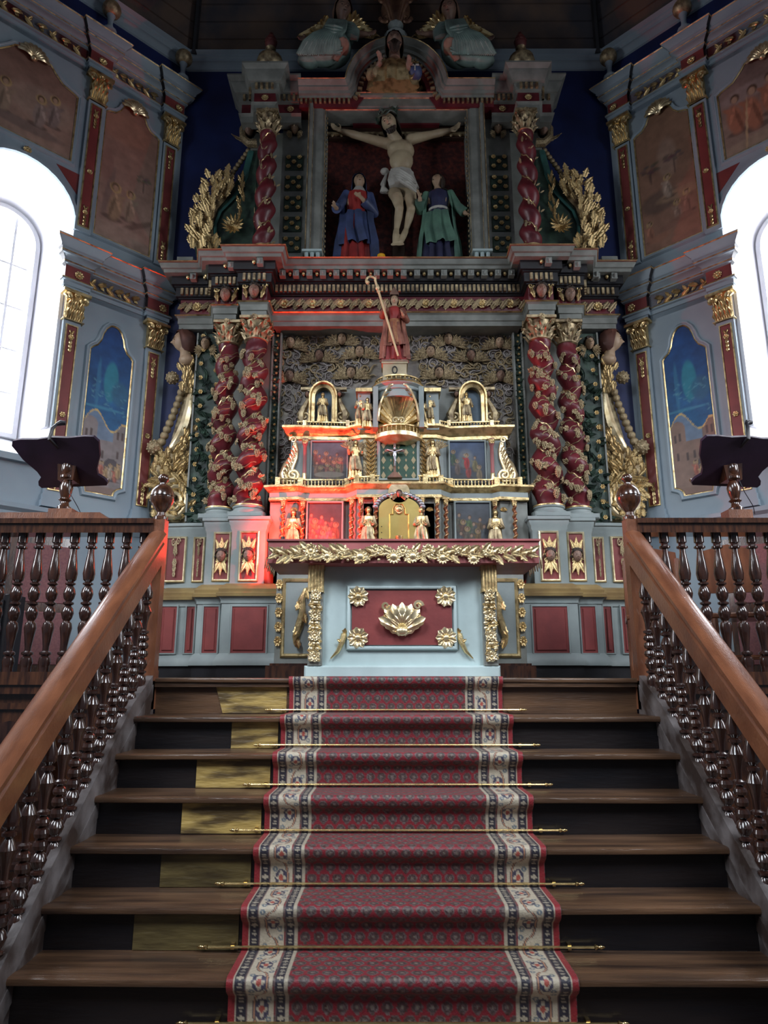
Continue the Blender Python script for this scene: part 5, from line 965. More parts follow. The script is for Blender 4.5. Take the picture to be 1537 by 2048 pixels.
# ---------------------------------------------------------------- high altar body and tiered tabernacle behind the table
HY = 6.0
HA = thing('high_altar', 'old high altar behind the altar table, grey with gilded leaf frames', 'altar', (A, 6.2, FZ))
h0 = hs(551, 1240, HY); zt2 = 2.66
part('body', MB().box(A-h0, A+h0, HY, 6.29, FZ+.1, zt2), GREYD, HA); part('plinth', MB().box(A-h0-.06, A+h0+.06, HY-.06, 6.27, FZ, FZ+.10).box(A-h0-.03, A+h0+.03, HY-.03, 6.27, FZ+.1, FZ+.12), WOOD, HA); part('top', MB().box(A-h0-.03, A+h0+.03, HY-.03, 6.33, zt2, zt2+.03), GREY, HA)
for s in (-1, 1):
    xa, xb = sorted((A+s*hs(566, 1240, HY), A+s*hs(690, 1240, HY))); z0, z1 = zz(1312, HY), zz(1160, HY)
    p = part('side_panel', MB().bev(xa, xb, HY-.012, HY, z0, z1, .008), GREY, HA); part('gilt_frame', MB(Matrix.Translation((0, HY, 0))).frame([(xa, z0), (xb, z0), (xb, z1), (xa, z1)], [(-.02, .012), (-.015, .025), (0, .028), (.012, .015), (.015, 0)]), GOLD, p)
    g = MB(); P = [(A+s*hs(px, py, HY), HY-.03, zz(py, HY)) for px, py in ((612, 1178), (604, 1200), (606, 1225), (600, 1250), (592, 1275), (590, 1290))]; g.tube(P, [.012, .03, .028, .035, .028, .006], 6)
    for k in range(5): g.leaf(P[k], (s*(.4 if k % 2 else -.4), -.1, -1), (0, -1, 0), .13, .07, .3, 3)
    part('gilded_leaf', g, GOLD, p)
    for k in range(5): obj('flower', FLOW, None, p, Matrix.Translation((A+s*hs(557.5, 1240, HY), HY-.015, z0+.12+.12*k)) @ Matrix.Diagonal((.035, .05, .05, 1)))
TB = thing('tabernacle_altarpiece', 'small tiered gilded altarpiece with painted scenes, balustrades and central shell niche', 'altarpiece', (A, 6.4, zt2+.03))
def TP(name, mb, m, label=None, kind=None): return part(name, mb, m, TB, label, kind)
T1, T2, T3 = 6.42, 6.36, 6.30               # wall plane, side bays, central bay fronts
def tx(s, px, py, Y): return A+s*hs(px, py, Y)
def tbox(name, s, a, b, y0, y1, Y, d, m, bev=.0, par=None, label=None):
    xa, xb = sorted((tx(s, a, (y0+y1)/2, Y), tx(s, b, (y0+y1)/2, Y))); mb = MB(); (mb.bev(xa, xb, Y, Y+d, zz(y0, Y), zz(y1, Y), bev) if bev else mb.box(xa, xb, Y, Y+d, zz(y0, Y), zz(y1, Y)))
    return part(name, mb, m, par or TB, label)
def tier(pxs, Ys, y0, y1, prof, m, name, yy=900):
    half = [(hs(a, yy, Y), Y) for a, Y in zip(pxs, Ys)]; return TP(name, MB().plan(full([(half[0][0], 6.88)]+half), prof), m)
bx_ = [545, 598, 612, 696, 712, 716, 760]; by_ = [6.44, 6.40, 6.46, 6.46, 6.36, 6.32, 6.32]
TW = lambda py: zz(py, 6.44)
tier(bx_, [y+.04 for y in by_], 0, 0, [(0, zt2+.03), (0, TW(1003))], GREYD, 'lower_wall')
tier(bx_, by_, 0, 0, [(0, TW(1003)), (.015, TW(1001)), (.015, TW(996))], GOLD, 'lower_architrave'); tier(bx_, by_, 0, 0, [(.01, TW(996)), (.01, TW(986))], GREY, 'lower_frieze')
tier(bx_, by_, 0, 0, [(.01, TW(986)), (.03, TW(984)), (.04, TW(980)), (.06, TW(977)), (.06, TW(973)), (-.2, TW(972))], GOLD, 'lower_cornice')
m2 = [582, 612, 696, 722, 760]; y2 = [6.52, 6.52, 6.56, 6.48, 6.48]; TV = lambda py: zz(py, 6.50)
tier(m2, y2, 0, 0, [(0, TW(972)), (0, TV(880))], GREY, 'middle_wall'); tier(m2, y2, 0, 0, [(0, TV(880)), (.02, TV(878)), (.02, TV(872)), (.05, TV(868)), (.06, TV(862)), (.08, TV(858)), (.08, TV(854)), (-.2, TV(853))], GOLD, 'middle_cornice')
def balrow(pts, z0, z1, name, step=.032, r=.007):
    g = MB()
    for (x0, y0), (x1, y1) in zip(pts[:-1], pts[1:]):
        L_ = math.hypot(x1-x0, y1-y0); n_ = max(1, int(L_/step))
        for k in range(n_): t = (k+.5)/n_; h = z1-z0; g.lathe([(r*.7, z0), (r*1.5, z0+.25*h), (r*.6, z0+.5*h), (r*1.3, z0+.75*h), (r*.7, z1)], 6, (x0+(x1-x0)*t, y0+(y1-y0)*t, 0))
    b = TP(name, g, GOLD, None, 'stuff'); t_ = MB()
    t_.plan(pts, [(-.012, z1), (.012, z1), (.012, z1+.012), (-.012, z1+.012)]); TP(name.replace('balusters', 'rail'), t_, GOLD); return b
for s in (-1, 1):
    o = 1 if s < 0 else -1
    balrow([(tx(s, a, 975, 6.42), y) for a, y in ((556, 6.42), (600, 6.42), (612, 6.46), (696, 6.46), (712, 6.38), (760, 6.32))][::o], TW(972), TW(960), 'lower_balusters')
    for a, Y in ((556, 6.41), (602, 6.42), (694, 6.45), (714, 6.34), (745, 6.31)): x = tx(s, a, 965, Y); TP('rail_block', MB().box(x-.022, x+.022, Y-.022, Y+.022, TW(973), TW(957)), GOLD)
    balrow([(tx(s, a, 850, 6.5), y) for a, y in ((594, 6.5), (612, 6.5), (696, 6.53), (722, 6.46), (748, 6.42))][::o], TV(853), TV(845), 'middle_balusters', .028, .006)
    for a in (610, 696, 716): x = tx(s, a, 848, 6.48); TP('rail_block', MB().box(x-.018, x+.018, 6.46, 6.50, TV(854), TV(843)), GOLDB)
def twist(x, Y, z0, z1, r, turns, name='twisted_colonnette'):
    n, N = 10, int(turns*10); v = []
    for j in range(N+1):
        t = j/N; a0 = 2*math.pi*turns*t; c = (x+r*.28*math.cos(a0), Y+r*.28*math.sin(a0))
        for i in range(n): a = 2*math.pi*i/n; v.append((c[0]+r*.8*math.cos(a), c[1]+r*.8*math.sin(a), z0+(z1-z0)*t))
    c = TP(name, MB().add(v, [(j*n+i, j*n+(i+1) % n, (j+1)*n+(i+1) % n, (j+1)*n+i) for j in range(N) for i in range(n)]), mat('bronze_red_gilding', (.42, .20, .09), (.20, .05, .03), .35, .6, 30) if 'bronze_red_gilding' not in bpy.data.materials else bpy.data.materials['bronze_red_gilding'])
    part('gilt_spiral', MB().tube([(x+r*1.02*math.cos(2*math.pi*turns*k/(N*1.0)), Y+r*1.02*math.sin(2*math.pi*turns*k/(N*1.0)), z0+(z1-z0)*k/N) for k in range(N+1)], r*.16, 4), GOLD, c)
    k = r*1.5; part('capital', MB().box(x-k, x+k, Y-k, Y+k, z1+.05, z1+.06).lathe([(r, z1), (r*1.3, z1+.05)], 10, (x, Y, 0)).rose((x, Y-r*1.2, z1+.03), (0, -1, 0), r, 6), GOLD, c)
ztw0, ztw1 = zt2+.04, TW(1014)
for s in (-1, 1):
    for a, Y in ((566, 6.40), (605, 6.42), (704, 6.36), (722, 6.31), (752, 6.30)): twist(tx(s, a, 1040, Y), Y, ztw0, ztw1, .022, 7)
def pic_people(seed, top, bot, robes, n, spec=None):
    def f(x, y, a):
        c = sky(x, y, a, bot, top, seed, .6); rs = random.Random(seed)
        for k in range(n): yy = a*(.46-.42*k/n); c = folk(c, x, y, .1+.8*((k*.382) % 1), yy, a*.36, tuple(v*rs.uniform(.6, 1.3) for v in rs.choice(robes)), rs.random() < .4)
        if spec: c = spec(c, x, y, a)
        return c*.55
    return f
def lastsup(c, x, y, a): return blob(c, x, y, .5, a*.25, .42, .09, (.32, .27, .22), .9, 0, .1)
def resur(c, x, y, a): return folk(blob(c, x, y, .45, a*.6, .22, .3, (.22, .24, .26), .6), x, y, .48, a*.38, a*.36, (.42, .03, .03))
pics = {(-1, 1): (pic_people(5, (.09, .08, .09), (.06, .035, .03), [(.30, .10, .08), (.25, .2, .15), (.3, .14, .1)], 12, lastsup), 'painted supper scene with crowd'), (1, 1): (pic_people(9, (.10, .12, .15), (.06, .045, .035), [(.16, .05, .04), (.10, .12, .09), (.14, .09, .07)], 10), 'dark painted crowd scene'),
        (-1, 2): (pic_people(6, (.14, .18, .24), (.09, .06, .05), [(.28, .13, .08), (.3, .18, .12), (.18, .08, .06)], 13, lastsup), 'painted crowd under blue sky'), (1, 2): (pic_people(12, (.07, .12, .24), (.05, .05, .04), [(.2, .16, .1), (.08, .12, .08), (.28, .05, .04)], 6, resur), 'night-blue painting with red-robed figure')}
for s in (-1, 1):
    for lv, (a, b, y0, y1, Y) in ((1, (616, 684, 1080, 1006, 6.455)), (2, (624, 694, 971, 884, 6.515))):
        xa, xb = sorted((tx(s, a, (y0+y1)/2, Y), tx(s, b, (y0+y1)/2, Y))); z0, z1 = (ztw0 if lv == 1 else zz(y0, Y)), zz(y1, Y)
        fn, lb = pics[(s, lv)]; pc = picture('painting', TB, [(xa, z0), (xb, z0), (xb, z1), (xa, z1)], fn, None, 90, Y, lb); part('picture_frame', MB(Matrix.Translation((0, Y, 0))).frame([(xa, z0), (xb, z0), (xb, z1), (xa, z1)], [(0, 0), (0, .02), (.012, .022), (.02, 0)]), GREY, pc)
    # middle storey: red colonnette, console, foliage panel
    x = tx(s, 610, 925, 6.48); c = TP('red_colonnette', MB().lathe([(.02, TV(970)), (.026, TV(966)), (.019, TV(962)), (.017, TV(895)), (.024, TV(892)), (.03, TV(884)), (.03, TV(880))], 12, (x, 6.47, 0)), PINK); part('gilt_base', MB().lathe([(.022, TV(964)), (.0225, TV(950)), (.018, TV(948))], 12, (x, 6.47, 0)), GOLDB, c); part('capital', MB().lathe([(.02, TV(893)), (.036, TV(882))], 10, (x, 6.47, 0)).rose((x, 6.44, TV(887)), (0, -1, 0), .025, 6), GOLD, c)
    Pt = lambda px, py, Y=6.5: (tx(s, px, py, Y), Y, zz(py, Y))
    g = MB(); g.tube([Pt(590, 885), Pt(592, 900), Pt(588, 915), Pt(578, 932), Pt(572, 950), Pt(576, 965)], [.02, .03, .045, .06, .07, .055], 8, (0, 1, 0), .6); g.spiral(Pt(586, 950, 6.44), (s, 0, 0), (0, 0, 1), .07, 1.8, .02, 0, 6, 12, 0, -1); g.spiral(Pt(587, 880, 6.46), (s, 0, 0), (0, 0, 1), .035, 1.4, .012, 0, 6, 10, 0, 1)
    for k in range(7): g.leaf(Pt(592-3*k, 905+8*k, 6.46), (-s*.0+s*.4, -.1, .8), (0, -1, 0), .08, .05, .3, 2)
    TP('gilded_console', g, GOLDB)
    fo = tbox('foliage_panel', s, 727, 757, 960, 879, 6.47, .03, GOLDD)
    for k in range(9):
        for q_ in (-1, 1): P_ = Pt(742, 958-8.6*k, 6.46); obj('acanthus_leaf', LEAF, None, fo, basis(P_, (q_*.75, -.1, .8), (0, -1, 0), .07, .09, .09))
    # top storey: arched niche with scroll wings
    nx, nY = tx(s, 647, 815, 6.6), 6.6; nz0, nz1 = zz(846, nY), zz(795, nY); r = .085
    arcp = [(nx-r, nz0), (nx-r, nz1)]+[(nx+r*math.cos(math.pi*(1-k/12)), nz1+r*1.25*math.sin(math.pi*k/12)) for k in range(1, 12)]+[(nx+r, nz1), (nx+r, nz0)]
    nb = TP('arched_niche', MB().prism(arcp, 6.66, 6.70), mat('niche_blue_paint', (.10, .17, .24), (.06, .10, .15), .5) if 'niche_blue_paint' not in bpy.data.materials else bpy.data.materials['niche_blue_paint']); part('niche_frame', MB(Matrix.Translation((0, 6.64, 0))).frame(arcp[::-1], [(0, -.04), (0, .05), (.03, .06), (.04, .09), (.055, .09), (.06, -.04)], False), GOLD, nb)
    for q_ in (-1, 1):
        xx = nx+q_*(r+.085); g = MB(); g.box(xx-.06, xx+.06, 6.6, 6.66, zz(779, nY), zz(774, nY)); g.spiral((xx+q_*.01, 6.60, zz(833, nY)), (q_, 0, 0), (0, 0, 1), .06, 1.6, .018, 0, 6, 12, 0, -1); g.tube([(xx-q_*.02, 6.62, zz(780, nY)), (xx-q_*.01, 6.62, zz(800, nY)), (xx+q_*.02, 6.61, zz(815, nY)), (xx+q_*.05, 6.61, zz(828, nY)), (xx+q_*.04, 6.61, zz(845, nY))], [.022, .022, .035, .045, .03], 6); cz = zz(790, nY)
        w_ = TP('herm_scroll', g, GOLDD); cherub(w_, xx-q_*.01, 6.58, cz, .06, 0, nm='herm_head', dark=True)
TP('panel_behind_niches', MB().box(tx(-1, 622, 800, 6.7), tx(1, 622, 800, 6.7), 6.70, 6.86, TV(853), zz(778, 6.7)), GREYD)
# green lattice panel behind the small crucifix
gx, gz0, gz1 = hs(757, 920, 6.42), zz(960, 6.42), zz(879, 6.42)
GP = TP('lattice_panel', MB().box(A-gx, A+gx, 6.44, 6.47, gz0, gz1), mat('green_lattice_paint', (.03, .10, .055), (.02, .06, .04), .5), 'dark green panel with diamond lattice'); part('panel_edge', MB(Matrix.Translation((0, 6.44, 0))).frame([(A-gx, gz0), (A+gx, gz0), (A+gx, gz1), (A-gx, gz1)], [(-.02, 0), (-.018, .02), (0, .025), (.012, 0)]), GREY, GP)
DIA = MB(); DIA.prism([(-.8, 0), (0, -1), (.8, 0), (0, 1)], -.3, 0); DIA.prism([(-.4, 0), (0, -.5), (.4, 0), (0, .5)], -.5, -.3); DIA = proto('diamond', DIA, mat('silver_ochre_paint', (.40, .34, .20), (.28, .22, .12), .45, .3))
for i in range(5):
    for j in range(5): 
        big = (i+j) % 2 == 0; k = .026 if big else .012; obj('lattice_diamond', DIA, None, GP, Matrix.Translation((A-gx+.05+(2*gx-.10)*i/4, 6.44, gz0+.05+(gz1-gz0-.10)*j/4)) @ Matrix.Diagonal((k*1.1, .012, k*1.5, 1)))
# central shell niche, round balconies
def half(prof, c, n=20, sy=1): return MB().lathe(prof, n, c, 'Z', math.pi, 2*math.pi, sy)
cy = 6.50; R_ = hs(752, 830, 6.3); zn0, zn1 = zz(850, 6.3), zz(792, 6.3)
g = MB(); N = 15
for i in range(N):
    a = math.radians(3+174*(i+.5)/N); ez = (zn1-zn0)*1.25; P_ = []
    for j in range(8): t = j/7; P_.append((A+R_*.9*t*math.cos(a), 6.33+.12*math.cos(t*math.pi/2)-.0, zn0+.035+ez*t*math.sin(a)))
    g.tube(P_, [.006+.031*(j/7) for j in range(8)], 6)
SH = TP('shell_niche', g, GOLD, 'fluted shell half-dome niche')
part('shell_back', MB().prism([(A+R_*1.0*math.cos(math.pi*k/20), zn0+.03+(zn1-zn0)*1.3*math.sin(math.pi*k/20)) for k in range(21)], 6.47, 6.5), BLACK, SH)
part('shell_hinge', MB().spiral((A-.03, 6.31, zn0+.05), (1, 0, 0), (0, 0, 1), .035, 1.2, .012).spiral((A+.03, 6.31, zn0+.05), (-1, 0, 0), (0, 0, 1), .035, 1.2, .012), GOLDB, SH, None, 'stuff')
part('scalloped_edge', MB().tube([(A+R_*.88*math.cos(math.pi*k/40), 6.30-.012*abs(math.sin(k*.7)), zn0+.04+((zn1-zn0)*1.3+.014*abs(math.sin(k*1.18)))*math.sin(math.pi*k/40)) for k in range(41)], .012, 6), GOLDB, SH)
part('niche_wall', half([(R_, zn1+.0), (R_, zn1+.05)], (A, cy)[:2]+(0,), 24), GREY, SH)
for q_ in (-1, 1): part('niche_cheek', MB().box(*sorted((A+q_*R_*.9, A+q_*R_*1.12)), 6.30, 6.5, zn0-.02, zn1+.1), GREY, SH)
TP('niche_cornice', half([(R_*.9, zz(792, 6.3)), (R_*1.0, zz(790, 6.3)), (R_*1.0, zz(778, 6.3)), (R_*1.06, zz(776, 6.3)), (R_*1.06, zz(770, 6.3)), (R_*1.2, zz(766, 6.3)), (R_*1.2, zz(762, 6.3)), (R_*1.0, zz(760, 6.3)), (0, zz(760, 6.3))], (A, cy, 0), 24, .95), GREY)
TP('gilt_ring', half([(R_*1.2, zz(765, 6.3)), (R_*1.23, zz(763, 6.3)), (R_*1.2, zz(761, 6.3))], (A, cy, 0), 24, .95), GOLD)
TP('balcony', half([(R_*.5, zz(882, 6.3)), (R_*.95, zz(874, 6.3)), (R_*1.1, zz(870, 6.3)), (R_*1.1, zz(862, 6.3)), (0, zz(862, 6.3))], (A, cy, 0), 24, .95), GOLDB)
def ringbal(R1, z0, z1, name):
    P = [(A+R1*math.cos(math.pi+math.pi*k/16), cy+.95*R1*math.sin(math.pi+math.pi*k/16)) for k in range(17)]; balrow(P, z0, z1, name, .026, .006)
ringbal(R_*1.05, zz(862, 6.3), zz(851, 6.3), 'balcony_balusters'); ringbal(R_*1.02, zz(760, 6.3), zz(752, 6.3), 'crown_balusters')
for s in (-1, 1): TP('side_pier', MB().box(*sorted((tx(s, 741, 790, 6.4), tx(s, 716, 790, 6.4))), 6.42, 6.6, zz(858, 6.4), zz(782, 6.4)), GREY); TP('pier_cap', MB().box(*sorted((tx(s, 745, 790, 6.4), tx(s, 712, 790, 6.4))), 6.38, 6.6, zz(784, 6.4), zz(777, 6.4)), GOLD)
TP('central_bay_backing', MB().box(A-R_*1.3, A+R_*1.3, 6.55, 6.86, TV(853), zz(760, 6.4)), GREYD)
# tabernacle door
dx, dz0, dz1 = hs(758, 1050, 6.27), ztw0, zz(1018, 6.27); ov = [(A-dx, dz0), (A-dx, dz1)]+[(A+dx*math.cos(math.pi*(1-k/14)), dz1+.115*math.sin(math.pi*k/14)) for k in range(1, 14)]+[(A+dx, dz1), (A+dx, dz0)]
TD = TP('tabernacle_door', MB().prism(ov, 6.27, 6.30), mat('yellow_brass_sheet', (.80, .62, .22), (.66, .48, .15), .32, .9, 6, .05), 'yellow gilded door with chalice relief')
g = MB(); g.frame([(A-.07, dz0+.01), (A-.07, dz1-.06), (A-.045, dz1-.06), (A-.045, dz1-.02), (A, dz1+.06), (A+.045, dz1-.02), (A+.045, dz1-.06), (A+.07, dz1-.06), (A+.07, dz0+.01)], [(-.004, 0), (0, .008), (.005, .0)], True); g.M = None
g2 = MB(Matrix.Translation((0, 6.268, 0))); g2.frame([(A-.085, dz0+.01), (A-.085, dz1-.05), (A-.055, dz1-.05), (A-.055, dz1), (A-.03, dz1+.045), (A+.03, dz1+.045), (A+.055, dz1), (A+.055, dz1-.05), (A+.085, dz1-.05), (A+.085, dz0+.01)], [(-.005, 0), (0, .010), (.006, 0)]); part('raised_border', g2, GOLD, TD)
part('chalice', MB().lathe([(.045, dz0+.03), (.03, dz0+.045), (.01, dz0+.07), (.012, dz0+.10), (.02, dz0+.11), (.032, dz0+.13), (.034, dz0+.16)], 12, (A, 6.265, 0)), GOLD, TD); part('sunburst', MB().rose((A, 6.262, dz1-.005), (0, -1, 0), .05, 16).ell((A, 6.25, dz1-.005), .028, .012, .028, 14, 8), GOLD, TD)
for q_ in (-1, 1): part('kneeling_figure', MB().ell((A+q_*.055, 6.262, dz0+.035), .022, .012, .03, 8, 6).ell((A+q_*.048, 6.258, dz0+.075), .011, .010, .013, 8, 6), GOLD, TD)
for k in range(5):
    for q_ in (-1, 1): part('rivet', MB().ell((A+q_*dx*.86, 6.268, dz0+.03+.055*k), .005, .004, .005, 6, 4), BLACK, TD)
g = MB()
for k in range(16): a = math.radians(10+160*k/15); g.ell((A+(dx+.035)*math.cos(a), 6.28, dz1+.15*math.sin(a)+.0), .028, .02, .022, 8, 5)
TP('silver_clouds', g, mat('silvered_carving', (.5, .5, .52), (.28, .27, .3), .35, .7, 20))
g = MB(); lc = (A, 6.30, zz(985, 6.28)); g.lathe([(.085, 0), (.10, .0), (.10, .03), (.085, .03)], 24, (lc[0], lc[1]-.03, lc[2]), 'Y'); g.lathe([(.0, .03), (.09, .03)], 24, (lc[0], lc[1]-.03, lc[2]), 'Y')
LU = TP('lunette', g, GOLDB); cherub(LU, A, 6.25, lc[2]-.02, .065, 1.1, -.5, nm='angel_head', dark=True)
for s in (-1, 1):                            # niches of the lower storey
    for a in (585, 737):
        x = tx(s, a, 1040, 6.34); Y = 6.44 if a == 585 else 6.34; g = MB()
        for k in range(9): aa = math.radians(10+20*k); g.leaf((x, Y, zz(1022, Y)), (math.cos(aa), -.3, math.sin(aa)), (0, -1, 0), .05, .02, .1, 1, 4)
        TP('shell_canopy', g, GOLD); TP('niche_back', MB().box(x-.045, x+.045, Y+.02, Y+.03, ztw0, zz(1006, Y)), GREY)
# ---------------------------------------------------------------- figures
def pose(mb, pts, radii, n=10): return mb.tube(pts, radii, n)
def hand(mb, P, d, nrm, L, curl=.35):
    d = Vector(d).normalized(); nrm = Vector(nrm); nrm = (nrm-d*nrm.dot(d)).normalized(); sd = d.cross(nrm); P = Vector(P)
    R = Matrix((sd, nrm, d)).transposed(); mb.ell(P+d*L*.25, L*.22, L*.12, L*.3, 10, 8, R)
    for k in range(4):
        o = (k-1.5)*.13*L; l = L*(.42, .5, .47, .36)[k]; a = P+d*L*.42+sd*o; b = a+d*l*.5+nrm*l*curl*.25; c = b+(d*(1-curl)+nrm*curl).normalized()*l*.5; mb.tube([a, b, c], [L*.065, L*.06, L*.045], 6)
    a = P+d*L*.15+sd*L*.2; b = a+(d*.6+sd*.8+nrm*.3).normalized()*L*.25; mb.tube([a, b, b+(d+nrm*.4).normalized()*L*.17], [L*.075, L*.07, L*.05], 6)
def robe(mb, L, k=11, amp=.12, n=48, ph=0, a0=0, a1=2*math.pi, seed=0):
    """L: list of (z, cx, cy, rx, ry, fold)"""
    rs = random.Random(seed); p2 = rs.uniform(0, 6); v = []; N = len(L); S = 4; rows = []
    for i in range(N-1):
        for q_ in range(S): t = q_/S; t2 = t*t*(3-2*t)*.3+t*.7; rows.append([L[i][j]*(1-t2)+L[i+1][j]*t2 for j in range(6)])
    rows.append(list(L[-1])); full_ = abs(a1-a0-2*math.pi) < 1e-6; m = n if full_ else n+1
    for z, cx, cy_, rx, ry, fo in rows:
        for i in range(m):
            a = a0+(a1-a0)*i/n; w_ = 1+amp*fo*(math.sin(k*a+ph+z*2)*.6+abs(math.sin(k*.5*a+p2+z*1.3))*.8-.4+.25*math.sin(2.3*k*a+p2)); v.append((cx+rx*w_*math.cos(a), cy_+ry*w_*math.sin(a), z))
    R = len(rows); mb.add(v, [(j*m+i, j*m+(i+1) % m, (j+1)*m+(i+1) % m, (j+1)*m+i) for j in range(R-1) for i in range(n)])
    if full_: mb.add(v[-m:], [tuple(range(m))]); mb.add(v[:m], [tuple(range(m))[::-1]])
    return mb
def place(T, mb, name, m, par=None, vox=None, sm=2, label=None):
    """mb in the figure's local frame"""
    par = par or T; W_ = WM[par.name]
    me = fuse(mb, vox, sm) if vox else mb.mesh(name)
    if par is not T: pass
    return meta(obj(name, me, m, par), label)
def standing(name, label, cat, loc, H, robe_m, skin_m, hair_m, mantle_m=None, arms=None, yaw=0, seed=0, group=None, wings=None, mantle=(math.pi*.1, math.pi*.9), headtilt=0, hairlong=.25, lean=0., headyaw=0, veil=None, vox=None, base=None, belt=None):
    """robed standing figure of height H; local frame: face -Y"""
    M = Matrix.Translation(loc) @ Matrix.Rotation(yaw, 4, 'Z'); T = thing(name, label, cat, group=group, M=M); hh = H/7.2; u = H
    b0 = 0.0
    if base: place(T, MB().bev(-.17*u, .17*u, -.14*u, .14*u, -.0, .035*u, .008*u), 'base', base); b0 = .035*u
    z = lambda t: b0+t*(u-b0)
    hx_, hy_ = lean*u, -.03*u*0
    body = MB(); R = Matrix.Rotation(headyaw, 3, 'Z') @ Matrix.Rotation(headtilt, 3, 'X'); hc = (hx_, -.015*u, z(.93)); head(body, hc, hh, R, 0, 20, 16)
    body.tube([(hx_, .0, z(.80)), (hx_, -.005*u, z(.89))], [.042*u, .034*u], 12); body.ell((hx_*.6, 0, z(.72)), .115*u, .07*u, .11*u, 14, 10); body.ell((0, 0, z(.52)), .095*u, .07*u, .12*u, 14, 10)
    for q_ in (-1, 1): body.tube([(q_*.05*u, 0, z(.5)), (q_*.055*u, -.01*u, z(.28)), (q_*.06*u, .0, z(.05))], [.06*u, .042*u, .028*u], 10); body.tube([(q_*.06*u, .01*u, z(.035)), (q_*.07*u, -.09*u, z(.02))], [.026*u, .02*u], 8)
    sls = []; arms = arms or {}
    for q_ in (-1, 1):
        e, h, d = arms.get(q_, ((q_*.15, -.02, .60), (q_*.08, -.12, .64), (-q_, -.3, .5)))
        S_ = Vector((q_*.098*u+hx_*.7, 0, z(.79))); E_ = Vector((e[0]*u, e[1]*u, z(e[2]))); H_ = Vector((h[0]*u, h[1]*u, z(h[2])))
        body.tube([S_, (S_+E_)/2, E_, (E_+H_)/2, H_], [.038*u, .034*u, .028*u, .025*u, .018*u], 10); hand(body, H_, d, (0, -.3, 1) if d[2] < .5 else (-q_, -1, 0), .085*u)
        sl = MB(); sls.append(sl); sl.tube([S_+Vector((0, 0, .01*u)), (S_+E_)/2, E_, E_.lerp(H_, .45), E_.lerp(H_, .75)], [.046*u, .044*u, .042*u, .043*u, .045*u], 12)
    bo = place(T, body, 'body', skin_m, None, vox or max(.006, u*.0085), 1); place(T, face(MB(), hc, hh, R), 'face_details', HAIR)
    rb = MB(); robe(rb, [(z(.015), 0, .0, .15*u, .11*u, 1), (z(.12), 0, 0, .135*u, .10*u, 1), (z(.35), 0, 0, .115*u, .09*u, .8), (z(.52), 0, 0, .10*u, .082*u, .6), (z(.62), hx_*.3, 0, .084*u, .072*u, .35), (z(.73), hx_*.6, 0, .105*u, .08*u, .25), (z(.80), hx_*.8, 0, .10*u, .07*u, .12), (z(.835), hx_, 0, .05*u, .045*u, 0)], 11, .24, 66, seed, 0, 2*math.pi, seed); place(T, rb, 'robe', robe_m); [place(T, sl, 'sleeve', mantle_m if mantle_m and seed % 2 else robe_m) for sl in sls]
    if mantle_m:
        mm = MB(); a0, a1 = mantle; robe(mm, [(z(.06), 0, .01*u, .175*u, .13*u, 1), (z(.3), 0, .01*u, .165*u, .125*u, .9), (z(.5), 0, .005*u, .138*u, .11*u, .7), (z(.66), hx_*.4, 0, .135*u, .095*u, .5), (z(.79), hx_*.8, 0, .118*u, .085*u, .25), (z(.845), hx_, .0, .06*u, .055*u, 0)], 9, .26, 54, seed+1, a0, a1, seed+4)
        fr = MB(); robe(fr, [(z(.22), .03*u, -.02*u, .15*u, .11*u, 1), (z(.4), 0, -.01*u, .135*u, .105*u, .8), (z(.57), 0, 0, .115*u, .095*u, .5)], 8, .3, 44, seed+2, math.pi*.95, math.pi*1.75, seed+2)
        place(T, mm, 'mantle', mantle_m); 
        if seed % 2: place(T, fr, 'mantle_fold', mantle_m)
    hr = MB()
    if veil:
        hair(hr, (hc[0], hc[1]+.01*u, hc[2]), hh*1.16, R, .75, 1, top=1.08, fringe=.34); place(T, hr, 'veil', veil)
        w_ = MB(); robe(w_, [(z(.80), hx_, -.02*u, .07*u, .06*u, .3), (z(.86), hx_, -.005*u, .045*u, .045*u, .2)], 8, .1, 24, 0); place(T, w_, 'neck_cloth', LINEN)
    else: hair(hr, (hc[0], hc[1]+.008*u, hc[2]+.004*u), hh*1.04, R, hairlong); place(T, hr, 'hair', hair_m)
    if belt: place(T, MB().lathe([(.096*u, z(.60)), (.10*u, z(.605)), (.10*u, z(.62)), (.096*u, z(.625))], 20, (0, 0, 0), 'Z', 0, 2*math.pi, .85), 'belt', belt)
    if wings:
        for q_ in (-1, 1): obj('wing', WING, None, T, M @ Matrix.Translation((q_*.05*u, .07*u, z(.78))) @ Matrix.Rotation(-q_*wings, 4, 'Y') @ Matrix.Diagonal((q_*.42*u, .2*u, .42*u, 1)))
    return T
def foot(px, py, Y): x, z = at(px, py, Y); return (x, Y, z)
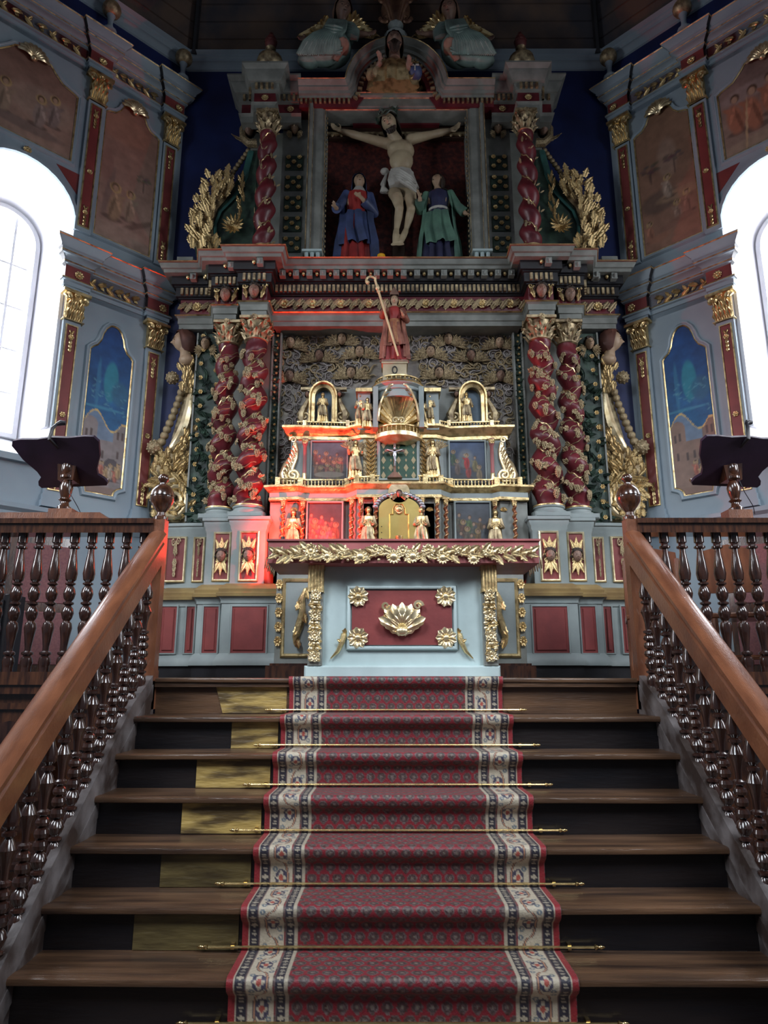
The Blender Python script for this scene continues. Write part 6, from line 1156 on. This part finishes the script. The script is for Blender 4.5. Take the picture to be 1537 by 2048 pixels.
# Mary and John
loc = foot(712, 538, 6.74); loc = (loc[0], 6.78, ztop); Hm = zz(350, 6.76)-ztop
standing('statue_mary_figure'.replace('mary_figure', 'of_woman'), 'statue of a veiled woman in blue mantle and red robe left of the cross', 'statue', loc, Hm, ROBER, SKIN, HAIR, ROBEB, {-1: ((-.17, -.02, .62), (-.19, -.10, .56), (-.4, -.8, .2)), 1: ((.16, -.02, .60), (.03, -.12, .68), (-1, -.2, .5))}, .12, 3, mantle=(-math.pi*.28, math.pi*1.12), headtilt=-.1, veil=ROBEB, base=WOODR, lean=.02)
loc = (foot(880, 538, 6.78)[0], 6.78, ztop)
standing('statue_of_man', 'statue of a beardless man in green mantle over navy robe right of the cross', 'statue', loc, Hm, ROBEN, SKIN, HAIR, ROBEG, {-1: ((-.17, -.03, .62), (-.16, -.13, .68), (-.4, -.4, 1)), 1: ((.17, -.02, .64), (.25, -.05, .53), (1, -.2, -.4))}, -.1, 5, mantle=(-math.pi*.22, math.pi*1.2), headtilt=-.25, headyaw=-.7, base=WOODR, hairlong=.2, belt=LINEN)
# ---- crucifix
def crucifix():
    Yc_ = 6.84; P = lambda px, py, dy=0: Vector((at(px, py, Yc_)[0], Yc_+dy, at(px, py, Yc_)[1])); T = thing('crucifix', 'large crucifix with pale carved figure in white loincloth', 'crucifix', (at(797, 530, Yc_)[0], 6.93, ztop))
    xm = at(797, 400, 6.93)[0]; zb = zz(266, 6.92)
    cr = part('cross', MB().bev(xm-.075, xm+.075, 6.90, 6.96, ztop, zz(222, 6.93), .008).bev(xm-.80, xm+.80, 6.895, 6.955, zb-.085, zb+.075, .008), mat('dark_cross_wood', (.06, .03, .018), (.03, .015, .01), .45, 0, 6), T)
    b = MB(); hd_ = P(779, 263, -.12); R = Matrix.Rotation(math.radians(-20), 3, 'Z') @ Matrix.Rotation(math.radians(-16), 3, 'Y') @ Matrix.Rotation(math.radians(18), 3, 'X'); head(b, hd_, .235, R)
    nk = P(797, 288, -.04); b.tube([hd_+Vector((.01, .04, -.06)), nk], [.055, .06], 12)
    ch = P(802, 305, -.02); b.ell(ch, .155, .095, .14, 18, 12); b.ell(P(803, 325, -.03), .135, .095, .15, 18, 12); b.ell(P(805, 350, -.01), .115, .08, .14, 16, 10); b.ell(P(803, 374, -.0), .125, .085, .11, 16, 10)
    for q_ in (-1, 1): b.ell(P(802+q_*12, 303, -.075), .068, .035, .05, 12, 8)
    # arms: shoulders, elbows, wrists
    for (sx, sy), (ex, ey), (wx, wy), q_ in (((777, 289), (722, 277), (684, 262), -1), ((822, 280), (865, 273), (900, 261), 1)):
        S_, E_, W_ = P(sx, sy, -.01), P(ex, ey, -.03), P(wx, wy, .0); b.tube([S_, S_.lerp(E_, .4), E_, E_.lerp(W_, .4), W_], [.062, .056, .043, .044, .027], 12); b.ell(S_, .075, .065, .065, 12, 8); hand(b, W_, (q_, -.15, .38), (0, -1, .3), .17, .5)
    hips = P(803, 385); 
    for pts in (((789, 386), (799, 428), (793, 468), (790, 490)), ((820, 386), (822, 430), (812, 464), (801, 488))):
        A_, K_, N_, F_ = [P(*p) for p in pts]; K_.y -= .10; N_.y -= .02 if pts[0][0] > 800 else .06; b.tube([A_, A_.lerp(K_, .5)+Vector((0, -.05, 0)), K_], [.075, .068, .048], 12); b.tube([K_, K_.lerp(N_, .35)+Vector((0, .02, 0)), N_], [.048, .046, .028], 12); b.ell(K_+Vector((0, -.01, 0)), .049, .05, .055, 10, 8)
        F2 = P(pts[3][0], 499, -.12); b.tube([N_, N_.lerp(F2, .5)+Vector((0, -.02, -.01)), F2], [.034, .036, .028], 10)
        for k in range(5): t_ = F2+Vector(((k-2)*.018, -.0, -.012)); b.tube([t_, t_+Vector((0, -.02, -.035+.004*abs(k-1)))], [.012, .009], 6)
    bo = obj('body', fuse(b, .010, 2), mat('pale_carved_flesh', (.50, .42, .27), (.36, .27, .17), .5, 0, 5, .08), T, Matrix.Identity(4))
    part('face_details', face(MB(), hd_, .235, R), HAIR, T); h = MB(); hair(h, hd_+Vector((0, .012, .01)), .245, R, .45); part('hair', h, HAIR, T); bd = MB(); bd.ell(hd_+R @ Vector((0, -.055, -.105)), .058, .05, .028, 10, 8, R); [bd.tube([hd_+R @ Vector((.05*q_, -.08, -.09)), hd_+R @ Vector((.035*q_, -.085, -.15))], [.018, .006], 6) for q_ in (-1, -.5, 0, .5, 1)]; part('beard', bd, HAIR, T)
    ct = MB(); rs = random.Random(2)
    for k in range(3): ct.tube([hd_+R @ Vector((.115*math.cos(a), .125*math.sin(a), .06+.015*math.sin(a*5+k*2)+.02*k)) for a in [2*math.pi*j/24 for j in range(25)]], .012, 6)
    for k in range(22): a = rs.uniform(0, 6.28); p_ = hd_+R @ Vector((.12*math.cos(a), .13*math.sin(a), .08)); ct.tube([p_, p_+R @ Vector((.05*math.cos(a), .05*math.sin(a), .03))], [.007, .001], 4)
    part('crown_of_thorns', ct, GREEN, T)
    lc = MB(); c0 = P(803, 372); zt_, zm_, zl_ = zz(352, Yc_), zz(368, Yc_), zz(388, Yc_)
    robe(lc, [(zl_+.03, c0.x+.03, Yc_-.05, .155, .125, 1), (zm_+.0, c0.x+.005, Yc_-.03, .15, .12, 1), (zt_, c0.x, Yc_-.01, .135, .105, .6), (zt_+.03, c0.x, Yc_-.01, .135, .10, .4)], 9, .1, 48, 1)
    for k in range(5): lc.tube([P(783, 352+k*4, -.10), P(800, 360+k*5, -.16), P(820, 372+k*5, -.15), P(832, 380+k*4, -.10)], [.015, .02, .022, .015], 6)
    part('loincloth', lc, LINEN, T); kn = MB(); kn.ell(P(770, 348, -.04), .05, .04, .04, 10, 8)
    for k in range(5): kn.tube([P(774, 352, -.04), P(769-k*1.2, 370, -.05+.01*k), P(764+k*3.0, 390, -.04)], [.012, .02, .024], 6)
    part('knot', kn, LINEN, T)
crucifix()
x, z = at(763, 540, 6.66); T = thing('candle_holder', 'small yellow glass candle holder on the ledge below the cross', 'candle holder', (x, 6.62, ztop)); part('base', MB().lathe([(.055, ztop), (.055, ztop+.03), (.035, ztop+.04)], 16, (x, 6.62, 0)), YEL, T); part('glass', MB().lathe([(.035, ztop+.04), (.042, ztop+.06), (.042, ztop+.12), (.034, ztop+.12)], 16, (x, 6.62, 0)), YEL, T)
# ---- bishop on plinth
pz0, pz1 = zz(757, 6.32), zz(725, 6.32); px0, px1 = at(766, 740, 6.32)[0], at(814, 740, 6.32)[0]; pxm = (px0+px1)/2; zcr = zz(760, 6.3)
T = thing('plinth', 'cream plinth marked with an O under the bishop statue', 'plinth', (pxm, 6.42, zcr)); part('block', MB().bev(px0, px1, 6.32, 6.52, zcr, pz1, .004).box(px0-.012, px1+.012, 6.31, 6.53, pz1-.012, pz1+.006), CREAM, T)
g = MB(); g.tube([(pxm+.022*math.cos(a), 6.315, (pz0+pz1)/2+.005+.036*math.sin(a)) for a in [2*math.pi*k/20 for k in range(21)]], .006, 6); part('letter', g, BLACK, T, 'dark letter O')
COPE = mat('rose_gold_cope', (.36, .15, .10), (.18, .06, .045), .45, .3, 14, .1); ALB = mat('gold_alb', (.45, .26, .12), (.30, .08, .05), .45, .4, 16, .1)
bh = zz(588, 6.4)-pz1
B = standing('bishop_statue', 'statue of a bishop in red and gold vestments with mitre and crozier', 'statue', (pxm, 6.42, pz1+.006), bh*.97, ROBER, SKIN, SKIND, COPE, {-1: ((-.16, -.04, .68), (-.12, -.17, .74), (-.2, -.2, 1)), 1: ((.16, -.03, .62), (.10, -.14, .66), (-.3, -.8, .6))}, 0, 7, mantle=(-math.pi*.3, math.pi*1.3), hairlong=.05, base=WOODR)
g = MB(); hb_ = bh; v = [(-.05*hb_, -.055*hb_, hb_*.97), (.05*hb_, -.055*hb_, hb_*.97), (.055*hb_, .0, hb_*.97), (.05*hb_, .05*hb_, hb_*.97), (-.05*hb_, .05*hb_, hb_*.97), (-.055*hb_, 0, hb_*.97), (0, -.03*hb_, hb_*1.10), (0, .03*hb_, hb_*1.10), (-.058*hb_, 0, hb_*1.02), (.058*hb_, 0, hb_*1.02)]
g.add(v, [(0, 1, 9, 6, 8), (1, 2, 9), (2, 3, 9), (3, 4, 8, 7, 9), (4, 5, 8), (5, 0, 8), (6, 9, 7), (6, 7, 8)]); place(B, g, 'mitre', SKIND)
g = MB(); robe(g, [(.28*hb_, 0, -.02*hb_, .10*hb_, .10*hb_, .8), (.5*hb_, 0, -.01*hb_, .105*hb_, .095*hb_, .4), (.62*hb_, 0, 0, .095*hb_, .085*hb_, .2)], 8, .1, 24, 2, math.pi*1.1, math.pi*1.9, 1); place(B, g, 'gold_tunic', ALB)
c0 = Vector((at(797, 712, 6.22)[0], 6.27, zz(712, 6.27))); c1 = Vector((at(752, 565, 6.2)[0], 6.24, zz(565, 6.24))); CZ = thing('crozier', 'pale gold crozier leaning diagonally in front of the bishop statue', 'crozier', tuple(c0)); CRM = mat('pale_gold_staff', (.75, .60, .36), (.62, .46, .25), .4, .3)
part('staff', MB().tube([c0, c1], [.011, .012], 8), CRM, CZ); d = (c1-c0).normalized(); cc = c1+Vector((-.055, 0, .0)); g = MB(); g.tube([c1, c1+d*.03]+[cc+Vector((.06*math.cos(a)*(1-.12*a), 0, .05*math.sin(a)*(1-.08*a)+.02)) for a in [k*.35 for k in range(1, 13)]], [.012]*10+[.014, .018, .02, .018], 7)
g.tube([c1, c1+Vector((.0, 0, .07))], [.008, .004], 5); g.ell(c1-d*.06, .022, .022, .03, 8, 6); g.ell(c1-d*.1, .018, .018, .02, 8, 6); part('crook', g, CRM, CZ)
# ---- small gilded statues
GS = lambda name, label, px, py, Y, top, yaw=0, seed=1, **k: standing(name, label, 'statuette', (at(px, py, Y)[0], Y, k.pop('z0', zz(py, Y))), zz(top, Y)-zz(py, Y) if 'HH' not in k else k.pop('HH'), GOLD, GOLD, GOLDD, GOLDD, k.pop('arms', None), yaw, seed, **k)
ang = {-1: ((-.17, -.03, .64), (-.19, -.10, .76), (0, -.3, 1)), 1: ((.16, -.03, .62), (.13, -.14, .66), (.3, -.9, .4))}
GS('angel_statuette', 'gilded angel statuette beside the left crowd painting, arm raised', 711, 959, 6.42, 880, .3, 1, arms=ang, wings=.5); GS('angel_statuette', 'gilded angel statuette holding a scroll beside the night-blue painting', 867, 959, 6.42, 880, -.2, 3, wings=.5)
GS('niche_statuette', 'gilded saint statuette in the left arched niche', 645, 845, 6.58, 786, 0, 5); GS('niche_statuette', 'gilded saint statuette in the right arched niche, arms lifted', 935, 845, 6.58, 786, 0, 7, arms={-1: ((-.17, -.02, .7), (-.2, -.08, .84), (-.3, -.2, 1)), 1: ((.16, -.02, .6), (.17, -.08, .5), (.2, -.3, -1))})
hl = zz(1012, 6.3)-ztw0
for px, Y, lb, sd in ((737, 6.29, 'gilded saint statuette immediately left of the tabernacle door', 1), (843, 6.29, 'gilded saint statuette immediately right of the tabernacle door', 3), (586, 6.40, 'gilded saint statuette at the lamp-lit far left of the lowest tier', 5), (993, 6.40, 'gilded mitred saint statuette at the far right of the lowest tier', 7)):
    GS('saint_statuette', lb, px, 1080, Y, 1012, 0, sd, z0=ztw0, HH=hl*.97)
for px, lb, sd in ((735, 'gilded child angel left of the shell niche', 1), (845, 'gilded child angel right of the shell niche', 3)): GS('putto', lb, px, 856, 6.37, 796, .2, sd, hairlong=.0)
for px, lb, sd in ((721, 'gilded child angel on scroll left of the shell niche pier', 5), (861, 'gilded child angel on scroll right of the shell niche pier', 7)): GS('putto', lb, px, 852, 6.44, 790, -.2, sd, hairlong=.0)
# small crucifix on the green panel
x, z = at(790, 957, 6.40); z1 = zz(885, 6.40); zc_ = zz(902, 6.40); T = thing('small_crucifix', 'small wooden crucifix with silvery figure before the green lattice panel', 'crucifix', (x, 6.39, z)); part('cross', MB().box(x-.012, x+.012, 6.385, 6.40, z, z1).box(x-.095, x+.095, 6.385, 6.40, zc_-.012, zc_+.012), WOODR, T); part('foot', MB().prism([(x-.07, z-.0), (x+.07, z-.0), (x+.02, z+.05), (x-.02, z+.05)], 6.35, 6.42), WOODR, T)
b = MB(); b.ell((x, 6.37, zc_-.045), .018, .012, .035, 10, 8); b.ell((x, 6.36, zc_+.012), .012, .012, .015, 8, 6); b.tube([(x, 6.37, zc_-.07), (x+.006, 6.355, zc_-.11), (x, 6.37, zc_-.16)], [.014, .010, .007], 8)
for q_ in (-1, 1): b.tube([(x, 6.37, zc_-.02), (x+q_*.04, 6.37, zc_-.005), (x+q_*.075, 6.375, zc_+.008)], [.009, .007, .005], 6)
obj('body', fuse(b, .003, 1), mat('silvery_metal', (.72, .70, .75), (.5, .5, .55), .3, .7), T, Matrix.Identity(4))
# ---- top: God the Father bust, reclining angels, urns, crest
def bust():
    Y = 6.56; P = lambda px, py, dy=0: Vector((at(px, py, Y)[0], Y+dy, at(px, py, Y)[1])); T = thing('bearded_bust', 'gilded bearded bust holding a blue globe under the round arch', 'statue', tuple(P(788, 182)))
    b = MB(); hd_ = P(789, 110, -.16); head(b, hd_, .24); b.tube([hd_+Vector((0, .03, -.08)), hd_+Vector((0, .03, -.2))], [.06, .07], 10); b.ell(P(788, 150), .2, .12, .2, 16, 10)
    for q_ in (-1, 1): S_, E_, H_ = P(788+q_*24, 136), P(788+q_*40, 162, -.06), P(788+q_*26, 160 if q_ > 0 else 150, -.18); b.tube([S_, E_, H_], [.06, .05, .03], 10); hand(b, H_, (q_*.2, -.6, .5), (0, -1, 0), .13)
    obj('body', fuse(b, .012, 1), SKIND, T, Matrix.Identity(4)); part('face_details', face(MB(), hd_, .24), HAIR, T); h = MB(); hair(h, hd_+Vector((0, .015, .01)), .25, None, .4); part('hair', h, HAIR, T); g = MB(); g.leaf(hd_+Vector((0, -.09, -.07)), (0, -.15, -1), (0, -1, 0), .26, .16, .1, 2, 8, .25); g.ell(hd_+Vector((0, -.08, -.13)), .06, .045, .09, 10, 8); part('beard', g, HAIR, T)
    r = MB(); robe(r, [(zz(180, Y), P(788, 180).x, Y, .27, .15, 1), (zz(160, Y), P(788, 180).x, Y-.02, .25, .17, .8), (zz(140, Y), P(788, 180).x, Y-.01, .21, .15, .5), (zz(126, Y), P(788, 180).x, Y, .09, .08, .2)], 9, .12, 44, 1); part('robe', r, GOLD, T)
    sl = MB()
    for q_ in (-1, 1): sl.tube([P(788+q_*22, 134), P(788+q_*41, 160, -.06), P(788+q_*32, 165, -.14)], [.08, .085, .06], 10)
    part('sleeves', sl, GOLDD, T)
    gp = P(829, 160, -.10); G_ = thing('globe', 'dark blue globe with pale cross band held by the bearded bust', 'globe', tuple(gp)); part('sphere', MB().ell(gp, .085, .085, .085, 20, 14), ROBEB, G_); part('cross_band', MB().box(gp.x-.045, gp.x+.045, gp.y-.09, gp.y-.08, gp.z+.01, gp.z+.025).box(gp.x-.007, gp.x+.007, gp.y-.09, gp.y-.08, gp.z-.05, gp.z+.025), LINEN, G_)
    part('cross', MB().box(gp.x+.01, gp.x+.02, gp.y, gp.y+.01, gp.z+.08, gp.z+.2).box(gp.x-.02, gp.x+.05, gp.y, gp.y+.01, gp.z+.14, gp.z+.152), GOLD, G_)
bust()
def top_angel(s):
    Y = 6.58; mx = (lambda px: px) if s < 0 else (lambda px: 1585-px)
    P = lambda px, py, dy=0: Vector((at(mx(px), py, Y)[0], Y+dy, at(mx(px), py, Y)[1])); side = 'left' if s < 0 else 'right'
    T = thing('seated_angel', 'winged angel in pale green robe seated on the %s top of the retable' % side, 'statue', tuple(P(660, 142)))
    b = MB(); hd_ = P(687, 34, -.08); R = Matrix.Rotation(-s*.35, 3, 'Z') @ Matrix.Rotation(.25, 3, 'X'); head(b, hd_, .25, R); b.tube([hd_+Vector((0, .03, -.08)), P(680, 58)], [.06, .065], 10); b.ell(P(674, 72), .16, .11, .17, 16, 10); b.ell(P(668, 100), .15, .13, .16, 14, 10)
    for q_, S_, E_, H_ in ((0, (660, 60), (640, 82), (618, 95)), (1, (694, 62), (716, 82), (735, 84))): b.tube([P(*S_), P(*E_, -.08), P(*H_, -.1)], [.055, .045, .03], 10); hand(b, P(*H_, -.1), (s if q_ == 0 else -s, -.2, 0), (0, -1, 0), .14)
    b.tube([P(672, 108), P(640, 122, -.22), P(612, 136, -.1)], [.09, .07, .04], 10); b.tube([P(682, 108), P(690, 126, -.25), P(672, 138, -.12)], [.09, .07, .04], 10); obj('body', fuse(b, .013, 1), SKIND, T, Matrix.Identity(4))
    r = MB()
    rs = random.Random(4)
    # bodice and skirt built from flowing fold strands over a core
    def strand(pts, r0): r.tube([P(*p) for p in pts], r0, 8)
    r.ell(P(675, 76, -.0), .19, .15, .20, 18, 12); r.ell(P(667, 105, -.04), .21, .19, .20, 18, 12); r.ell(P(645, 122, -.1), .22, .15, .13, 18, 12); r.ell(P(620, 134, -.08), .13, .10, .07, 14, 10)
    for k in range(22):
        t = k/21; w1 = 3*math.sin(k*2.1); strand([(660+34*t, 58+3*t, -.12), (656+38*t+w1*.3, 76, -.17), (650+42*t, 92, -.20-.03*math.sin(3*t)), (632+52*t+w1, 108, -.25), (615+66*t, 124+w1*.5, -.26), (600+80*t, 140, -.20)], [.014, .018, .02, .024, .026, .024])
    for k in range(9): strand([(655, 88+5*k, -.24), (672, 98+5*k, -.29+.01*k), (688, 94+5.5*k, -.24)], [.01, .018, .01])
    for k in range(5): strand([(690, 60+6*k, -.08), (706, 72+5*k, -.12), (717, 84+3*k, -.12)], [.03, .045, .03])
    part('robe', r, ROBEA, T)
    h = MB(); hair(h, hd_+Vector((0, .01, .01)), .27, R, .25); part('hair', h, SKIND, T)
    part('face_details', face(MB(), hd_, .25, R), HAIR, T)
    for px, py, dx, dz, L_ in ((700, 70, .75, .62, .0), (650, 62, -.6, .7, 0)):
        g = MB(); c = P(px-6 if px == 700 else px, py, .0)
        tgt = [(706+7*k, 26+8*k) for k in range(8)] if px == 700 else [(660-8.5*k, 34+7*k) for k in range(8)]
        for k, (tx_, ty_) in enumerate(tgt): e = P(tx_+ (8 if px == 700 else -8), ty_, .0); g.leaf(c, e-c, (0, -1, 0), (e-c).length*1.12, .16, .12, 1, 7)
        for k, (tx_, ty_) in enumerate(tgt[::2]): e = P(tx_, ty_, .0); g.leaf(c+Vector((0, -.04, 0)), e-c, (0, -1, 0), (e-c).length*.8, .12, .2, 1, 6)
        part('wing', g, GOLD, T)
for s in (-1, 1): top_angel(s)
for s, px in ((-1, 541), (1, 1043)):
    x = at(px, 100, 6.6)[0]; z0 = uz[5]+.015; T = thing('urn', 'gilded urn with flame on the %s end of the top cornice' % ('left' if s < 0 else 'right'), 'urn', (x, 6.62, z0)); part('foot', MB().box(x-.1, x+.1, 6.52, 6.72, z0, z0+.12), ROBEN, T)
    part('bowl', MB().lathe([(.05, z0+.12), (.12, z0+.15), (.155, z0+.22), (.14, z0+.29), (.09, z0+.33), (.04, z0+.36), (.035, z0+.42), (.06, z0+.44)], 18, (x, 6.62, 0)), GOLDD, T); g = MB(); z_ = z0+.44
    for k in range(8): a = 2*math.pi*k/8; g.leaf((x, 6.62, z_), (math.cos(a)*.4, math.sin(a)*.4, 1), (math.cos(a), math.sin(a), .1), .24, .13, -.4, 2, 6)
    g.ell((x, 6.62, z_+.08), .07, .07, .09, 10, 8); part('flame', g, mat('dark_rose_gilding', (.25, .07, .06), (.12, .03, .03), .5) if s < 0 else bpy.data.materials['dark_rose_gilding'], T)
x, z = at(792, 78, 6.6); zt_ = zz(8, 6.6); H = zt_-z; T = thing('crest_vase', 'scrolled gilded crest with small head at the very top of the retable', 'ornament', (x, 6.6, z)); part('stem', MB().lathe([(.14, z-.02), (.14, z+.03), (.05, z+.06), (.04, z+.16), (.09, z+.2)], 16, (x, 6.62, 0)), GREY, T)
g = MB(); g.ell((x, 6.62, z+.42), .17, .1, .24, 16, 12)
for q_ in (-1, 1): g.spiral((x+q_*.15, 6.58, z+.55), (q_, 0, 0), (0, 0, 1), .09, 1.5, .03, 0, 6, 12, 0, 1); g.spiral((x+q_*.12, 6.58, z+.27), (q_, 0, 0), (0, 0, 1), .06, 1.3, .025, 0, 6, 12, 0, -1); g.leaf((x+q_*.05, 6.52, z+.2), (q_*.3, 0, 1), (0, -1, 0), .4, .1, .2, 2)
part('cartouche', g, mat('bronze_carving', (.28, .16, .09), (.14, .07, .05), .45, .4), T); hm = cherub(T, x, 6.48, z+.56, .17, 0, nm='head', dark=True)
# ---- red sanctuary lamp behind the table, chairs beside the altar
x = at(568, 1075, 6.12)[0]; z = zt2+.03; LY = 6.12
T = thing('lamp', 'small hooded red lamp on the left end of the old high altar', 'lamp', (x, LY, z)); part('base', MB().lathe([(.03, z), (.03, z+.01), (.008, z+.015), (.008, z+.04)], 14, (x, LY, 0)), PLASTIC, T); part('bulb', MB().lathe([(.006, z+.04), (.014, z+.05), (.014, z+.06), (.004, z+.068)], 14, (x, LY, 0)), REDG, T)
part('light_shield', MB().lathe([(.026, z), (.026, z+.135)], 14, (x, LY, 0), 'Z', math.radians(140), math.radians(305)), PLASTIC, T, 'curved black side shade')  # hidden shell added to keep the red light off the left pedestal front
lamp('red_lamp_light', 'POINT', (x, LY, z+.085), (0, 7, 3), 130, (1, .028, .012), .010)
def chair(x, y, yaw, lab, z=FZ, k=1., WOODR=WOODR):
    M = Matrix.Translation((x, y, z)) @ Matrix.Rotation(yaw, 4, 'Z') @ Matrix.Scale(k, 4); T = thing('chair', lab, 'chair', M=M)
    lpart('seat', MB().bev(-.23, .23, -.22, .22, .43, .47, .01), WOODR, T); lpart('backrest', MB().prism([(-.22, .66), (.22, .66), (.20, 1.0), (0, 1.05), (-.20, 1.0)], .20, .235), WOODR, T)
    for a, b in ((-1, -1), (1, -1), (-1, 1), (1, 1)): lpart('leg', MB().lathe([(.018, 0), (.024, .1), (.018, .2), (.026, .35), (.022, .43)] if b < 0 else [(.02, 0), (.024, .43), (.02, .95)], 8, (a*.2, b*.2, 0)), WOODR, T)
    for b in (-.2, .2): lpart('stretcher', MB().tube([(-.2, b, .15), (.2, b, .15)], .012, 6), WOODR, T)
for i, (x, y, l_) in enumerate(((2.05, 5.55, 'reddish wooden chair behind the right level rail, nearest the retable'), (2.62, 5.4, 'reddish wooden chair behind the right level rail under the lectern'))): chair(x, y, -.3, l_)
chair(at(14, 1450, 4.6)[0], 4.5, .25, 'tall-backed dark wooden chair on the nave floor left of the stairs', 0, 1.27, WOODB)
x = at(-12, 1260, 5.3)[0]; T = thing('speaker', 'black loudspeaker box behind the left level rail at the picture edge', 'speaker', (x, 5.4, FZ)); part('cabinet', MB().bev(x-.16, x+.08, 5.3, 5.55, FZ, FZ+.62, .01), PLASTIC, T); part('grille', MB().box(x-.13, x+.05, 5.29, 5.3, FZ+.05, FZ+.57), BLACK, T)
